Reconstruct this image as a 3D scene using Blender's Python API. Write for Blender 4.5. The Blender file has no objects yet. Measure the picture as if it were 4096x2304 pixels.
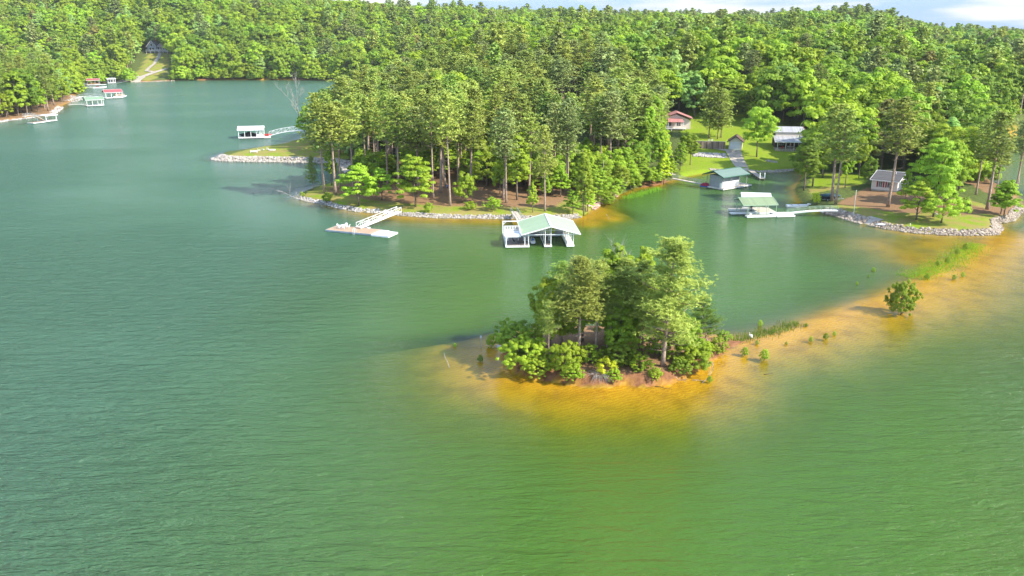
import bpy, math, random
import numpy as np
from mathutils import Vector, Matrix

# ------------------------------------------------------------------ camera, sky, sun, exposure
sc = bpy.context.scene
C = sc.collection
FOC, YHOR, EYE = 3400.0, 115.0, 44.0
PITCH = math.atan((1152 - YHOR) / FOC)
cam_d = bpy.data.cameras.new('camera')
cam = bpy.data.objects.new('camera', cam_d)
C.objects.link(cam)
cam.location = (0, 0, EYE)
cam.rotation_euler = (math.pi / 2 - PITCH, 0, 0)
cam_d.sensor_width = 36.0
cam_d.lens = 36.0 * FOC / 4096.0
cam_d.clip_start = 1.0
cam_d.clip_end = 20000.0
sc.camera = cam

SUN_EL = math.radians(39)
SUN_V = Vector((0.90 * math.cos(SUN_EL), -0.436 * math.cos(SUN_EL), math.sin(SUN_EL))).normalized()
w = bpy.data.worlds.new('World')
sc.world = w
w.use_nodes = True
nt = w.node_tree
bg = nt.nodes['Background']
sky = nt.nodes.new('ShaderNodeTexSky')
sky.sky_type = 'NISHITA'
sky.sun_disc = False
sky.sun_elevation = SUN_EL
sky.sun_rotation = math.atan2(SUN_V.x, SUN_V.y)
sky.air_density = 1.0
sky.dust_density = 0.0
sky.ozone_density = 2.2
SKY_STRENGTH = 0.15
bg.inputs[1].default_value = SKY_STRENGTH
tc = nt.nodes.new('ShaderNodeTexCoord')
mp = nt.nodes.new('ShaderNodeMapping')
mp.inputs['Scale'].default_value = (3.2, 3.2, 26.0)
mp.inputs['Location'].default_value = (0.55, 0.0, 0.35)
nz = nt.nodes.new('ShaderNodeTexNoise')
nz.inputs['Scale'].default_value = 1.15
nz.inputs['Detail'].default_value = 7.0
nz.inputs['Roughness'].default_value = 0.52
cr = nt.nodes.new('ShaderNodeValToRGB')
cr.color_ramp.elements[0].position = 0.515
cr.color_ramp.elements[1].position = 0.64
mx = nt.nodes.new('ShaderNodeMix')
mx.data_type = 'RGBA'
hs = nt.nodes.new('ShaderNodeHueSaturation')
hs.inputs['Saturation'].default_value = 0.78
hs.inputs['Value'].default_value = 1.45
nt.links.new(tc.outputs['Generated'], mp.inputs['Vector'])
nt.links.new(mp.outputs[0], nz.inputs['Vector'])
nt.links.new(nz.outputs[0], cr.inputs[0])
nt.links.new(sky.outputs[0], hs.inputs['Color'])
# clear blue low sky instead of the model's yellow horizon band
sxyz = nt.nodes.new('ShaderNodeSeparateXYZ')
nt.links.new(tc.outputs['Generated'], sxyz.inputs[0])
hz = nt.nodes.new('ShaderNodeMapRange')
hz.inputs[1].default_value = 0.02; hz.inputs[2].default_value = 0.42; hz.inputs[3].default_value = 0.92; hz.inputs[4].default_value = 0.0
nt.links.new(sxyz.outputs['Z'], hz.inputs[0])
hm = nt.nodes.new('ShaderNodeMix'); hm.data_type = 'RGBA'
hm.inputs[7].default_value = (0.55, 1.28, 2.75, 1)
nt.links.new(hz.outputs[0], hm.inputs[0]); nt.links.new(hs.outputs[0], hm.inputs[6])
nt.links.new(hm.outputs[2], mx.inputs[6])
cm_ = nt.nodes.new('ShaderNodeMapRange')      # cloud banks sit low over the ridge, thin higher up
cm_.inputs[1].default_value = 0.03; cm_.inputs[2].default_value = 0.16; cm_.inputs[3].default_value = 1.0; cm_.inputs[4].default_value = 0.18
nt.links.new(sxyz.outputs['Z'], cm_.inputs[0])
cml = nt.nodes.new('ShaderNodeMath'); cml.operation = 'MULTIPLY'
nt.links.new(cr.outputs[0], cml.inputs[0]); nt.links.new(cm_.outputs[0], cml.inputs[1])
nt.links.new(cml.outputs[0], mx.inputs[0])
mx.inputs[7].default_value = (3.4, 3.3, 3.5, 1)
nt.links.new(mx.outputs[2], bg.inputs[0])

sl = bpy.data.lights.new('sun', 'SUN')
sl.energy = 4.0
sl.angle = math.radians(0.5)
sl.color = (1.0, 0.93, 0.80)
sun = bpy.data.objects.new('sun', sl)
C.objects.link(sun)
sun.rotation_euler = SUN_V.to_track_quat('Z', 'Y').to_euler()
sun.location = SUN_V * 300

sc.view_settings.view_transform = 'Standard'
sc.view_settings.look = 'None'
sc.view_settings.gamma = 1.0
sc.view_settings.exposure = 1.18
sc.cycles.use_denoising = True
sc.cycles.max_bounces = 6
sc.cycles.diffuse_bounces = 4
sc.cycles.glossy_bounces = 2
sc.cycles.transmission_bounces = 3
sc.cycles.transparent_max_bounces = 6
sc.cycles.sample_clamp_indirect = 6.0
sc.cycles.use_adaptive_sampling = True
sc.cycles.adaptive_threshold = 0.015

rng = np.random.default_rng(7)
random.seed(7)
PI = math.pi

# ------------------------------------------------------------------ helpers
def W(px, py, z=0.0):
    u = (px - 2048) / FOC
    v = (1152 - py) / FOC
    dy = math.cos(PITCH) + v * math.sin(PITCH)
    dz = -math.sin(PITCH) + v * math.cos(PITCH)
    t = (z - EYE) / dz
    return u * t, dy * t

def to_px(x, y, z):
    x, y, z = np.asarray(x, float), np.asarray(y, float), np.asarray(z, float)
    zz = z - EYE
    dep = y * math.cos(PITCH) - zz * math.sin(PITCH)
    up = y * math.sin(PITCH) + zz * math.cos(PITCH)
    return 2048 + FOC * x / dep, 1152 - FOC * up / dep

def tag(o, label=None, cat=None, group=None, kind=None):
    if label: o['label'] = label
    if cat: o['category'] = cat
    if group: o['group'] = group
    if kind: o['kind'] = kind
    return o

def thing(name, label, cat, loc=(0, 0, 0), rz=0.0, group=None):
    o = bpy.data.objects.new(name, None)
    C.objects.link(o)
    o.location = loc
    o.rotation_euler = (0, 0, rz)
    o.empty_display_size = 0.3
    return tag(o, label, cat, group)

def np_mesh(name, verts, faces_list, mats=(), mat_idx=None, smooth=False):
    """faces_list: list of int arrays (n,k)"""
    me = bpy.data.meshes.new(name)
    verts = np.asarray(verts, dtype=np.float32)
    me.vertices.add(len(verts))
    me.vertices.foreach_set('co', verts.ravel())
    loops = np.concatenate([f.ravel() for f in faces_list]).astype(np.int32)
    tot = np.concatenate([np.full(len(f), f.shape[1]) for f in faces_list]).astype(np.int32)
    start = np.concatenate([[0], np.cumsum(tot)[:-1]]).astype(np.int32)
    me.loops.add(len(loops))
    me.loops.foreach_set('vertex_index', loops)
    me.polygons.add(len(tot))
    me.polygons.foreach_set('loop_start', start)
    me.polygons.foreach_set('loop_total', tot)
    if mat_idx is not None:
        me.polygons.foreach_set('material_index', np.asarray(mat_idx, dtype=np.int32))
    if smooth:
        me.polygons.foreach_set('use_smooth', np.ones(len(tot), dtype=bool))
    for m in mats:
        me.materials.append(m)
    me.update(calc_edges=True)
    me.validate()
    return me

def link(name, me, parent=None, loc=None, rot=None, scale=None):
    o = bpy.data.objects.new(name, me)
    C.objects.link(o)
    if parent is not None: o.parent = parent
    if loc is not None: o.location = loc
    if rot is not None: o.rotation_euler = rot
    if scale is not None: o.scale = scale
    return o

class MB:
    """collects simple solids into one mesh"""
    def __init__(s):
        s.v = []; s.f = []
    def add(s, vs, fs):
        b = len(s.v)
        s.v.extend([tuple(p) for p in vs])
        s.f.extend([tuple(b + i for i in f) for f in fs])
        return s
    def box(s, x0, x1, y0, y1, z0, z1):
        vs = [(x, y, z) for z in (z0, z1) for (x, y) in ((x0, y0), (x1, y0), (x1, y1), (x0, y1))]
        return s.add(vs, [(0, 3, 2, 1), (4, 5, 6, 7), (0, 1, 5, 4), (1, 2, 6, 5), (2, 3, 7, 6), (3, 0, 4, 7)])
    def beam(s, p, q, w=0.1, h=None, up=(0, 0, 1)):
        h = h or w
        p, q = Vector(p), Vector(q)
        d = (q - p).normalized()
        u = Vector(up)
        if abs(d.dot(u)) > 0.98: u = Vector((0, 1, 0))
        sx = d.cross(u).normalized() * (w / 2)
        sz = sx.cross(d).normalized() * (h / 2)
        vs = [p - sx - sz, p + sx - sz, p + sx + sz, p - sx + sz, q - sx - sz, q + sx - sz, q + sx + sz, q - sx + sz]
        return s.add(vs, [(0, 1, 2, 3), (7, 6, 5, 4), (0, 4, 5, 1), (1, 5, 6, 2), (2, 6, 7, 3), (3, 7, 4, 0)])
    def tube(s, pts, rad, n=8, cap=True):
        pts = [Vector(p) for p in pts]
        b = len(s.v)
        for i, p in enumerate(pts):
            d = (pts[min(i + 1, len(pts) - 1)] - pts[max(i - 1, 0)])
            if d.length < 1e-6: d = Vector((0, 0, 1))
            d.normalize()
            u = Vector((0, 0, 1)) if abs(d.z) < 0.9 else Vector((1, 0, 0))
            a = d.cross(u).normalized(); c = d.cross(a)
            r = rad[i] if hasattr(rad, '__len__') else rad
            for k in range(n):
                t = 2 * PI * k / n
                s.v.append(tuple(p + a * (r * math.cos(t)) + c * (r * math.sin(t))))
        for i in range(len(pts) - 1):
            for k in range(n):
                k2 = (k + 1) % n
                s.f.append((b + i * n + k, b + i * n + k2, b + (i + 1) * n + k2, b + (i + 1) * n + k))
        if cap:
            s.f.append(tuple(b + k for k in reversed(range(n))))
            s.f.append(tuple(b + (len(pts) - 1) * n + k for k in range(n)))
        return s
    def slab(s, top, th):
        """top polygon extruded straight down by th"""
        n = len(top)
        vs = [tuple(p) for p in top] + [(p[0], p[1], p[2] - th) for p in top]
        fs = [tuple(range(n)), tuple(n + i for i in reversed(range(n)))]
        fs += [(i, n + i, n + (i + 1) % n, (i + 1) % n) for i in range(n)]
        return s.add(vs, fs)
    def prism(s, prof, y0, y1):
        """prof in (x,z), extruded along y"""
        n = len(prof)
        vs = [(x, y0, z) for x, z in prof] + [(x, y1, z) for x, z in prof]
        fs = [tuple(range(n)), tuple(n + i for i in reversed(range(n)))]
        fs += [(i, n + i, n + (i + 1) % n, (i + 1) % n) for i in range(n)]
        return s.add(vs, fs)
    def ball(s, c, r, seg=10, ring=7, sc=(1, 1, 1)):
        b = len(s.v)
        for i in range(ring + 1):
            t = PI * i / ring
            for k in range(seg):
                a = 2 * PI * k / seg
                s.v.append((c[0] + r * sc[0] * math.sin(t) * math.cos(a), c[1] + r * sc[1] * math.sin(t) * math.sin(a), c[2] + r * sc[2] * math.cos(t)))
        for i in range(ring):
            for k in range(seg):
                k2 = (k + 1) % seg
                s.f.append((b + i * seg + k, b + (i + 1) * seg + k, b + (i + 1) * seg + k2, b + i * seg + k2))
        return s
    def loft(s, rings, cap=True):
        b = len(s.v); n = len(rings[0])
        for r in rings: s.v.extend([tuple(p) for p in r])
        for i in range(len(rings) - 1):
            for k in range(n):
                k2 = (k + 1) % n
                s.f.append((b + i * n + k, b + i * n + k2, b + (i + 1) * n + k2, b + (i + 1) * n + k))
        if cap:
            s.f.append(tuple(b + k for k in reversed(range(n))))
            s.f.append(tuple(b + (len(rings) - 1) * n + k for k in range(n)))
        return s
    def build(s, name, m, parent=None, loc=None, rot=None, smooth=False, bevel=0.0):
        me = bpy.data.meshes.new(name)
        me.from_pydata(s.v, [], s.f)
        me.validate()
        me.update()
        import bmesh
        bm = bmesh.new(); bm.from_mesh(me)
        bmesh.ops.recalc_face_normals(bm, faces=bm.faces)
        if bevel:
            bmesh.ops.bevel(bm, geom=list(bm.edges), offset=bevel, segments=1, affect='EDGES', clamp_overlap=True)
        if smooth:
            for f in bm.faces: f.smooth = True
        bm.to_mesh(me); bm.free()
        me.materials.append(m)
        return link(name, me, parent, loc, rot)

# value noise on numpy arrays
_ng = np.random.default_rng(99).random((256, 256))
def vnoise(x, y):
    xi = np.floor(x).astype(int); yi = np.floor(y).astype(int)
    fx = x - xi; fy = y - yi
    fx = fx * fx * (3 - 2 * fx); fy = fy * fy * (3 - 2 * fy)
    a = _ng[xi % 256, yi % 256]; b = _ng[(xi + 1) % 256, yi % 256]
    c = _ng[xi % 256, (yi + 1) % 256]; d = _ng[(xi + 1) % 256, (yi + 1) % 256]
    return (a * (1 - fx) + b * fx) * (1 - fy) + (c * (1 - fx) + d * fx) * fy
def fbm(x, y, o=4):
    s = 0; a = 0.5
    for i in range(o):
        s = s + a * (vnoise(x, y) - 0.5); x = x * 2.03 + 17.1; y = y * 2.03 + 5.7; a *= 0.5
    return s
def sstep(a, b, x):
    t = np.clip((x - a) / (b - a), 0, 1)
    return t * t * (3 - 2 * t)

# ------------------------------------------------------------------ materials
def new_mat(name):
    m = bpy.data.materials.new(name)
    m.use_nodes = True
    return m, m.node_tree, m.node_tree.nodes['Principled BSDF']

def mat(name, col, rough=0.6, var=0.12, scale=1.5, metal=0.0, spec=0.4, dirt=None, bump=0.0, bscale=20.0):
    m, t, p = new_mat(name)
    n = t.nodes.new('ShaderNodeTexNoise'); n.inputs['Scale'].default_value = scale; n.inputs['Detail'].default_value = 6
    co = t.nodes.new('ShaderNodeTexCoord')
    t.links.new(co.outputs['Object'], n.inputs['Vector'])
    r = t.nodes.new('ShaderNodeValToRGB')
    d = dirt or tuple(c * (1 - var) for c in col)
    b = tuple(min(1, c * (1 + var * 0.5)) for c in col)
    r.color_ramp.elements[0].color = (*d, 1); r.color_ramp.elements[0].position = 0.32
    r.color_ramp.elements[1].color = (*b, 1); r.color_ramp.elements[1].position = 0.62
    t.links.new(n.outputs[0], r.inputs[0]); t.links.new(r.outputs[0], p.inputs['Base Color'])
    p.inputs['Roughness'].default_value = rough
    p.inputs['Metallic'].default_value = metal
    p.inputs['Specular IOR Level'].default_value = spec
    if bump:
        n2 = t.nodes.new('ShaderNodeTexNoise'); n2.inputs['Scale'].default_value = bscale; n2.inputs['Detail'].default_value = 4
        t.links.new(co.outputs['Object'], n2.inputs['Vector'])
        bn = t.nodes.new('ShaderNodeBump'); bn.inputs['Strength'].default_value = bump
        t.links.new(n2.outputs[0], bn.inputs['Height']); t.links.new(bn.outputs[0], p.inputs['Normal'])
    return m

def striped(name, col, col2, period=0.4, axis='X', rough=0.45, duty=0.18, var=0.08, spec=0.4):
    """boards / ribs: thin darker joints across one object axis, plus wear noise"""
    m, t, p = new_mat(name)
    co = t.nodes.new('ShaderNodeTexCoord')
    sx = t.nodes.new('ShaderNodeSeparateXYZ'); t.links.new(co.outputs['Object'], sx.inputs[0])
    dv = t.nodes.new('ShaderNodeMath'); dv.operation = 'DIVIDE'; dv.inputs[1].default_value = period
    t.links.new(sx.outputs[axis], dv.inputs[0])
    fr = t.nodes.new('ShaderNodeMath'); fr.operation = 'FRACT'; t.links.new(dv.outputs[0], fr.inputs[0])
    lt = t.nodes.new('ShaderNodeMath'); lt.operation = 'LESS_THAN'; lt.inputs[1].default_value = duty
    t.links.new(fr.outputs[0], lt.inputs[0])
    fl = t.nodes.new('ShaderNodeMath'); fl.operation = 'FLOOR'; t.links.new(dv.outputs[0], fl.inputs[0])
    wn = t.nodes.new('ShaderNodeTexWhiteNoise'); wn.noise_dimensions = '1D'; t.links.new(fl.outputs[0], wn.inputs['W'])
    n = t.nodes.new('ShaderNodeTexNoise'); n.inputs['Scale'].default_value = 1.3; n.inputs['Detail'].default_value = 6
    t.links.new(co.outputs['Object'], n.inputs['Vector'])
    ad = t.nodes.new('ShaderNodeMath'); ad.operation = 'ADD'; t.links.new(n.outputs[0], ad.inputs[0]); t.links.new(wn.outputs[0], ad.inputs[1])
    mr = t.nodes.new('ShaderNodeMapRange'); mr.inputs[1].default_value = 0.3; mr.inputs[2].default_value = 1.6
    mr.inputs[3].default_value = 1 - var * 1.6; mr.inputs[4].default_value = 1 + var
    t.links.new(ad.outputs[0], mr.inputs[0])
    mxx = t.nodes.new('ShaderNodeMix'); mxx.data_type = 'RGBA'
    mxx.inputs[6].default_value = (*col, 1); mxx.inputs[7].default_value = (*col2, 1)
    t.links.new(lt.outputs[0], mxx.inputs[0])
    mu = t.nodes.new('ShaderNodeVectorMath'); mu.operation = 'SCALE'
    t.links.new(mxx.outputs[2], mu.inputs[0]); t.links.new(mr.outputs[0], mu.inputs['Scale'])
    t.links.new(mu.outputs[0], p.inputs['Base Color'])
    p.inputs['Roughness'].default_value = rough
    p.inputs['Specular IOR Level'].default_value = spec
    return m

def leaf_mat(name, a, b, trans=0.42, scale=0.35, hv=0.014, vv=0.22):
    m, t, p = new_mat(name)
    co = t.nodes.new('ShaderNodeTexCoord')
    n = t.nodes.new('ShaderNodeTexNoise'); n.inputs['Scale'].default_value = scale; n.inputs['Detail'].default_value = 5
    t.links.new(co.outputs['Object'], n.inputs['Vector'])
    mr = t.nodes.new('ShaderNodeMapRange'); mr.inputs[1].default_value = 0.35; mr.inputs[2].default_value = 0.65
    t.links.new(n.outputs[0], mr.inputs[0])
    mx_ = t.nodes.new('ShaderNodeMix'); mx_.data_type = 'RGBA'
    mx_.inputs[6].default_value = (*a, 1); mx_.inputs[7].default_value = (*b, 1)
    t.links.new(mr.outputs[0], mx_.inputs[0])
    oi = t.nodes.new('ShaderNodeObjectInfo')
    h = t.nodes.new('ShaderNodeHueSaturation')
    mh = t.nodes.new('ShaderNodeMapRange'); mh.inputs[3].default_value = 0.5 - hv; mh.inputs[4].default_value = 0.5 + hv
    mv = t.nodes.new('ShaderNodeMapRange'); mv.inputs[3].default_value = 1 - vv; mv.inputs[4].default_value = 1 + vv
    ml = t.nodes.new('ShaderNodeMath'); ml.operation = 'MULTIPLY'; ml.inputs[1].default_value = 7.31
    fr = t.nodes.new('ShaderNodeMath'); fr.operation = 'FRACT'
    t.links.new(oi.outputs['Random'], mh.inputs[0]); t.links.new(oi.outputs['Random'], ml.inputs[0])
    t.links.new(ml.outputs[0], fr.inputs[0]); t.links.new(fr.outputs[0], mv.inputs[0])
    t.links.new(mh.outputs[0], h.inputs['Hue']); t.links.new(mv.outputs[0], h.inputs['Value'])
    t.links.new(mx_.outputs[2], h.inputs['Color'])
    t.links.new(h.outputs[0], p.inputs['Base Color'])
    p.inputs['Roughness'].default_value = 0.55
    p.inputs['Specular IOR Level'].default_value = 0.25
    tr = t.nodes.new('ShaderNodeBsdfTranslucent')
    t.links.new(h.outputs[0], tr.inputs['Color'])
    ms = t.nodes.new('ShaderNodeMixShader'); ms.inputs[0].default_value = trans
    out = t.nodes['Material Output']
    t.links.new(p.outputs[0], ms.inputs[1]); t.links.new(tr.outputs[0], ms.inputs[2])
    t.links.new(ms.outputs[0], out.inputs[0])
    return m

LEAF = {
    'bright': leaf_mat('leaves_bright', (0.43, 0.58, 0.045), (0.29, 0.44, 0.030)),
    'mid': leaf_mat('leaves_mid', (0.38, 0.50, 0.035), (0.25, 0.37, 0.022)),
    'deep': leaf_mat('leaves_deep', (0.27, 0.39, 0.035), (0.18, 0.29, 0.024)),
    'pale': leaf_mat('leaves_pale', (0.408, 0.572, 0.142), (0.264, 0.440, 0.095)),
    'yellow': leaf_mat('leaves_yellow', (0.624, 0.682, 0.033), (0.408, 0.550, 0.024)),
    'russet': leaf_mat('leaves_russet', (0.360, 0.330, 0.076), (0.228, 0.242, 0.048)),
}
NEEDLE = {
    'olive': leaf_mat('needles_olive', (0.42, 0.49, 0.095), (0.28, 0.35, 0.060), trans=0.25),
    'green': leaf_mat('needles_green', (0.34, 0.45, 0.080), (0.22, 0.32, 0.050), trans=0.25),
    'grey': leaf_mat('needles_grey', (0.36, 0.42, 0.13), (0.25, 0.31, 0.09), trans=0.25),
}
BARK = mat('bark_pine', (0.36, 0.265, 0.20), 0.9, 0.45, 3.0, spec=0.15, bump=0.6, bscale=6)
BARK2 = mat('bark_broadleaf', (0.20, 0.16, 0.12), 0.9, 0.4, 3.0, spec=0.15)
DEADW = mat('dead_wood', (0.42, 0.38, 0.34), 0.85, 0.35, 2.5, spec=0.15)
WHITE = mat('white_paint', (0.80, 0.79, 0.77), 0.45, 0.10, 1.2)
WHITE_OLD = mat('white_weathered_paint', (0.72, 0.68, 0.62), 0.6, 0.28, 1.2)
ALU = mat('white_aluminium', (0.70, 0.71, 0.72), 0.4, 0.12, 1.0, metal=0.1)
GALV = mat('galvanised_steel', (0.42, 0.43, 0.42), 0.5, 0.25, 1.0, metal=0.4)
GREENRAIL = mat('green_painted_rail', (0.34, 0.45, 0.30), 0.5, 0.15)
ROOF_MINT = striped('mint_metal_roof', (0.36, 0.47, 0.30), (0.31, 0.41, 0.26), 0.45, 'Y', 0.45, 0.12, 0.06)
ROOF_MINT_D = striped('weathered_mint_metal_roof', (0.20, 0.31, 0.19), (0.17, 0.26, 0.16), 0.45, 'X', 0.5, 0.12, 0.1)
ROOF_GREEN = striped('green_metal_roof', (0.15, 0.215, 0.165), (0.12, 0.18, 0.135), 0.35, 'X', 0.42, 0.2, 0.08)
ROOF_GREEN2 = striped('moss_green_metal_roof', (0.24, 0.30, 0.16), (0.16, 0.22, 0.11), 0.40, 'X', 0.45, 0.3, 0.10)
TRIM_GREEN = mat('green_roof_trim', (0.05, 0.15, 0.11), 0.5, 0.1)
ROOF_RED = striped('red_metal_roof', (0.42, 0.09, 0.09), (0.33, 0.07, 0.07), 0.4, 'X', 0.5, 0.2, 0.1)
ROOF_REDF = striped('faded_red_metal_roof', (0.46, 0.20, 0.18), (0.38, 0.15, 0.14), 0.4, 'X', 0.55, 0.2, 0.12)
ROOF_BROWN = striped('brown_shingle_roof', (0.15, 0.085, 0.065), (0.10, 0.06, 0.05), 0.3, 'Y', 0.9, 0.2, 0.25)
ROOF_GREY = striped('grey_metal_roof', (0.36, 0.355, 0.355), (0.29, 0.29, 0.30), 0.45, 'X', 0.5, 0.12, 0.15)
ROOF_SHING = striped('charcoal_shingle_roof', (0.10, 0.095, 0.095), (0.07, 0.07, 0.07), 0.28, 'Y', 0.9, 0.25, 0.25)
DECK_GREY = striped('grey_deck_boards', (0.26, 0.22, 0.20), (0.12, 0.10, 0.09), 0.15, 'X', 0.8, 0.12, 0.2)
DECK_TAN = striped('tan_deck_boards', (0.46, 0.31, 0.20), (0.30, 0.20, 0.13), 0.15, 'X', 0.8, 0.12, 0.18)
DECK_WHITE = striped('white_deck_panels', (0.78, 0.76, 0.72), (0.55, 0.53, 0.50), 0.6, 'X', 0.6, 0.04, 0.06)
DECK_PALE = striped('pale_deck_boards', (0.62, 0.52, 0.42), (0.42, 0.34, 0.27), 0.15, 'Y', 0.8, 0.12, 0.15)
FLOATM = mat('dock_float_black', (0.04, 0.045, 0.05), 0.6, 0.3)
FASCIA = mat('blue_grey_fascia', (0.30, 0.36, 0.40), 0.5, 0.15)
CURTAIN = mat('grey_mesh_curtain', (0.33, 0.34, 0.36), 0.8, 0.12, 1.0)
CONC = mat('concrete', (0.40, 0.35, 0.29), 0.85, 0.25, 0.8, spec=0.2, bump=0.2, bscale=8)
CONC_D = mat('stained_concrete', (0.32, 0.25, 0.20), 0.9, 0.4, 1.2, spec=0.2, bump=0.3, bscale=6)
STONEW = mat('stone_masonry', (0.36, 0.31, 0.26), 0.9, 0.5, 3.5, spec=0.2, bump=0.8, bscale=9)
BEIGE = striped('beige_siding', (0.68, 0.60, 0.53), (0.54, 0.47, 0.41), 0.22, 'Z', 0.7, 0.15, 0.05)
CREAM = mat('cream_wall', (0.66, 0.62, 0.50), 0.7, 0.1)
DOORW = striped('white_roller_door', (0.70, 0.72, 0.74), (0.55, 0.57, 0.60), 0.5, 'Z', 0.5, 0.06, 0.05)
GLASS = mat('dark_glass', (0.02, 0.025, 0.03), 0.08, 0.2, spec=0.8)
MAROON = mat('maroon_paint', (0.22, 0.02, 0.03), 0.5, 0.1)
REDP = mat('red_plastic', (0.55, 0.03, 0.03), 0.35, 0.1)
REDC = mat('crimson_canvas', (0.32, 0.02, 0.05), 0.8, 0.2)
BLUEP = mat('blue_plastic', (0.03, 0.12, 0.42), 0.35, 0.1)
TEALC = mat('dark_teal_canvas', (0.015, 0.06, 0.075), 0.6, 0.3)
BLACKC = mat('black_canvas', (0.02, 0.02, 0.024), 0.7, 0.2)
TANC = mat('tan_canvas', (0.34, 0.27, 0.20), 0.8, 0.15)
DARKW = mat('dark_brown_wood', (0.06, 0.045, 0.035), 0.8, 0.3)
SHADOWW = mat('dim_interior_wall', (0.12, 0.10, 0.09), 0.9, 0.2)
BLUEWOOD = mat('blue_grey_siding', (0.27, 0.30, 0.34), 0.7, 0.15)
LIMEC = mat('lime_plastic', (0.42, 0.50, 0.03), 0.4, 0.1)
RUBBER = mat('rubber', (0.02, 0.02, 0.02), 0.8, 0.2)
YELLOWP = mat('yellow_boom', (0.6, 0.42, 0.03), 0.5, 0.1)
SKIN = mat('skin', (0.45, 0.28, 0.20), 0.6, 0.05)
SHIRT = mat('blue_cloth', (0.02, 0.09, 0.35), 0.8, 0.1)
SHORTS = mat('navy_cloth', (0.02, 0.04, 0.14), 0.8, 0.1)
HAIR = mat('brown_hair', (0.05, 0.03, 0.02), 0.7, 0.1)
FEATHER = mat('white_feathers', (0.85, 0.85, 0.84), 0.8, 0.05)
BEAK = mat('yellow_beak', (0.6, 0.35, 0.03), 0.5, 0.05)
GRANITE = mat('pale_boulder', (0.55, 0.52, 0.47), 0.85, 0.2)
CLAY = mat('red_clay', (0.42, 0.17, 0.07), 0.95, 0.35, 1.2, spec=0.1, bump=0.5, bscale=3)

# ------------------------------------------------------------------ shorelines
def WP(l): return [W(*p) for p in l]
HEAD = WP([(1190, 792), (1235, 806), (1300, 815), (1360, 833), (1430, 845), (1520, 852), (1620, 862), (1750, 870), (1900, 872), (2050, 874), (2180, 878), (2290, 872), (2330, 868),
           (2370, 838), (2420, 800), (2480, 778), (2540, 752), (2620, 745), (2690, 722), (2760, 703), (2830, 690), (2925, 682), (3000, 684), (3100, 688), (3190, 678)])
RPT = WP([(3210, 705), (3175, 760), (3215, 830), (3300, 850), (3370, 870), (3430, 888), (3480, 899), (3540, 912), (3640, 928), (3760, 937), (3900, 940), (3985, 936), (4000, 915), (3990, 892),
          (4050, 880), (4070, 855), (4096, 835)])
BACKR = [(141, 236), (146, 262), (158, 300), (190, 352), (260, 400), (420, 430), (900, 440), (3000, 450), (3000, 4200), (-3200, 4200), (-3200, 1150), (-900, 1000), (-520, 860)]
FARS = WP([(340, 316), (420, 322), (520, 328), (600, 326), (700, 322), (900, 320), (1150, 320), (1300, 322), (1400, 322)]) + [(-105, 772), (-60, 700), (-62, 600), (-50, 480), (-62, 410)]
FING = WP([(1330, 530), (1260, 545), (1210, 556), (1120, 580), (1050, 592), (960, 606), (895, 614), (862, 628), (858, 638), (900, 643), (1000, 645), (1150, 647), (1300, 651), (1375, 662),
           (1395, 690), (1370, 722), (1300, 742), (1240, 755), (1200, 775)])
MAIN = HEAD + RPT + BACKR + FARS + FING
LEFT = WP([(-900, 560), (-300, 520), (0, 487), (60, 478), (140, 468), (215, 455), (245, 425), (290, 405), (300, 385), (315, 372), (310, 352), (330, 340)]) + \
    [(-345, 745), (-520, 800), (-900, 900), (-3200, 1050), (-3200, 420), (-900, 330)]
ISL = WP([(2030, 1455), (2060, 1490), (2140, 1512), (2230, 1528), (2330, 1545), (2420, 1548), (2500, 1538), (2580, 1545), (2680, 1540), (2740, 1515), (2790, 1480), (2850, 1440), (2900, 1405), (2975, 1372),
          (2985, 1362), (2900, 1362), (2830, 1355), (2700, 1345), (2500, 1330), (2300, 1325), (2150, 1340), (2050, 1385), (2010, 1425)])
BAR = WP([(2960, 1372), (3080, 1350), (3250, 1300), (3400, 1245), (3560, 1190), (3680, 1140), (3780, 1070), (3880, 1010), (3990, 955)])

def seg_d(x, y, a, b):
    ax, ay = a; bx, by = b
    dx, dy = bx - ax, by - ay
    t = np.clip(((x - ax) * dx + (y - ay) * dy) / (dx * dx + dy * dy + 1e-9), 0, 1)
    return np.hypot(x - ax - t * dx, y - ay - t * dy)

def inside(x, y, poly):
    c = np.zeros(np.shape(x), bool)
    n = len(poly)
    for i in range(n):
        x1, y1 = poly[i]; x2, y2 = poly[(i + 1) % n]
        if y1 == y2: continue
        k = ((y1 > y) != (y2 > y)) & (x < (x2 - x1) * (y - y1) / (y2 - y1) + x1)
        c ^= k
    return c

def sdf(x, y, poly):
    d = np.full(np.shape(x), 1e9)
    for i in range(len(poly)):
        d = np.minimum(d, seg_d(x, y, poly[i], poly[(i + 1) % len(poly)]))
    return np.where(inside(x, y, poly), d, -d)

def poly_w(pts, z=2.0): return [W(px, py, z) for px, py in pts]

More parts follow.
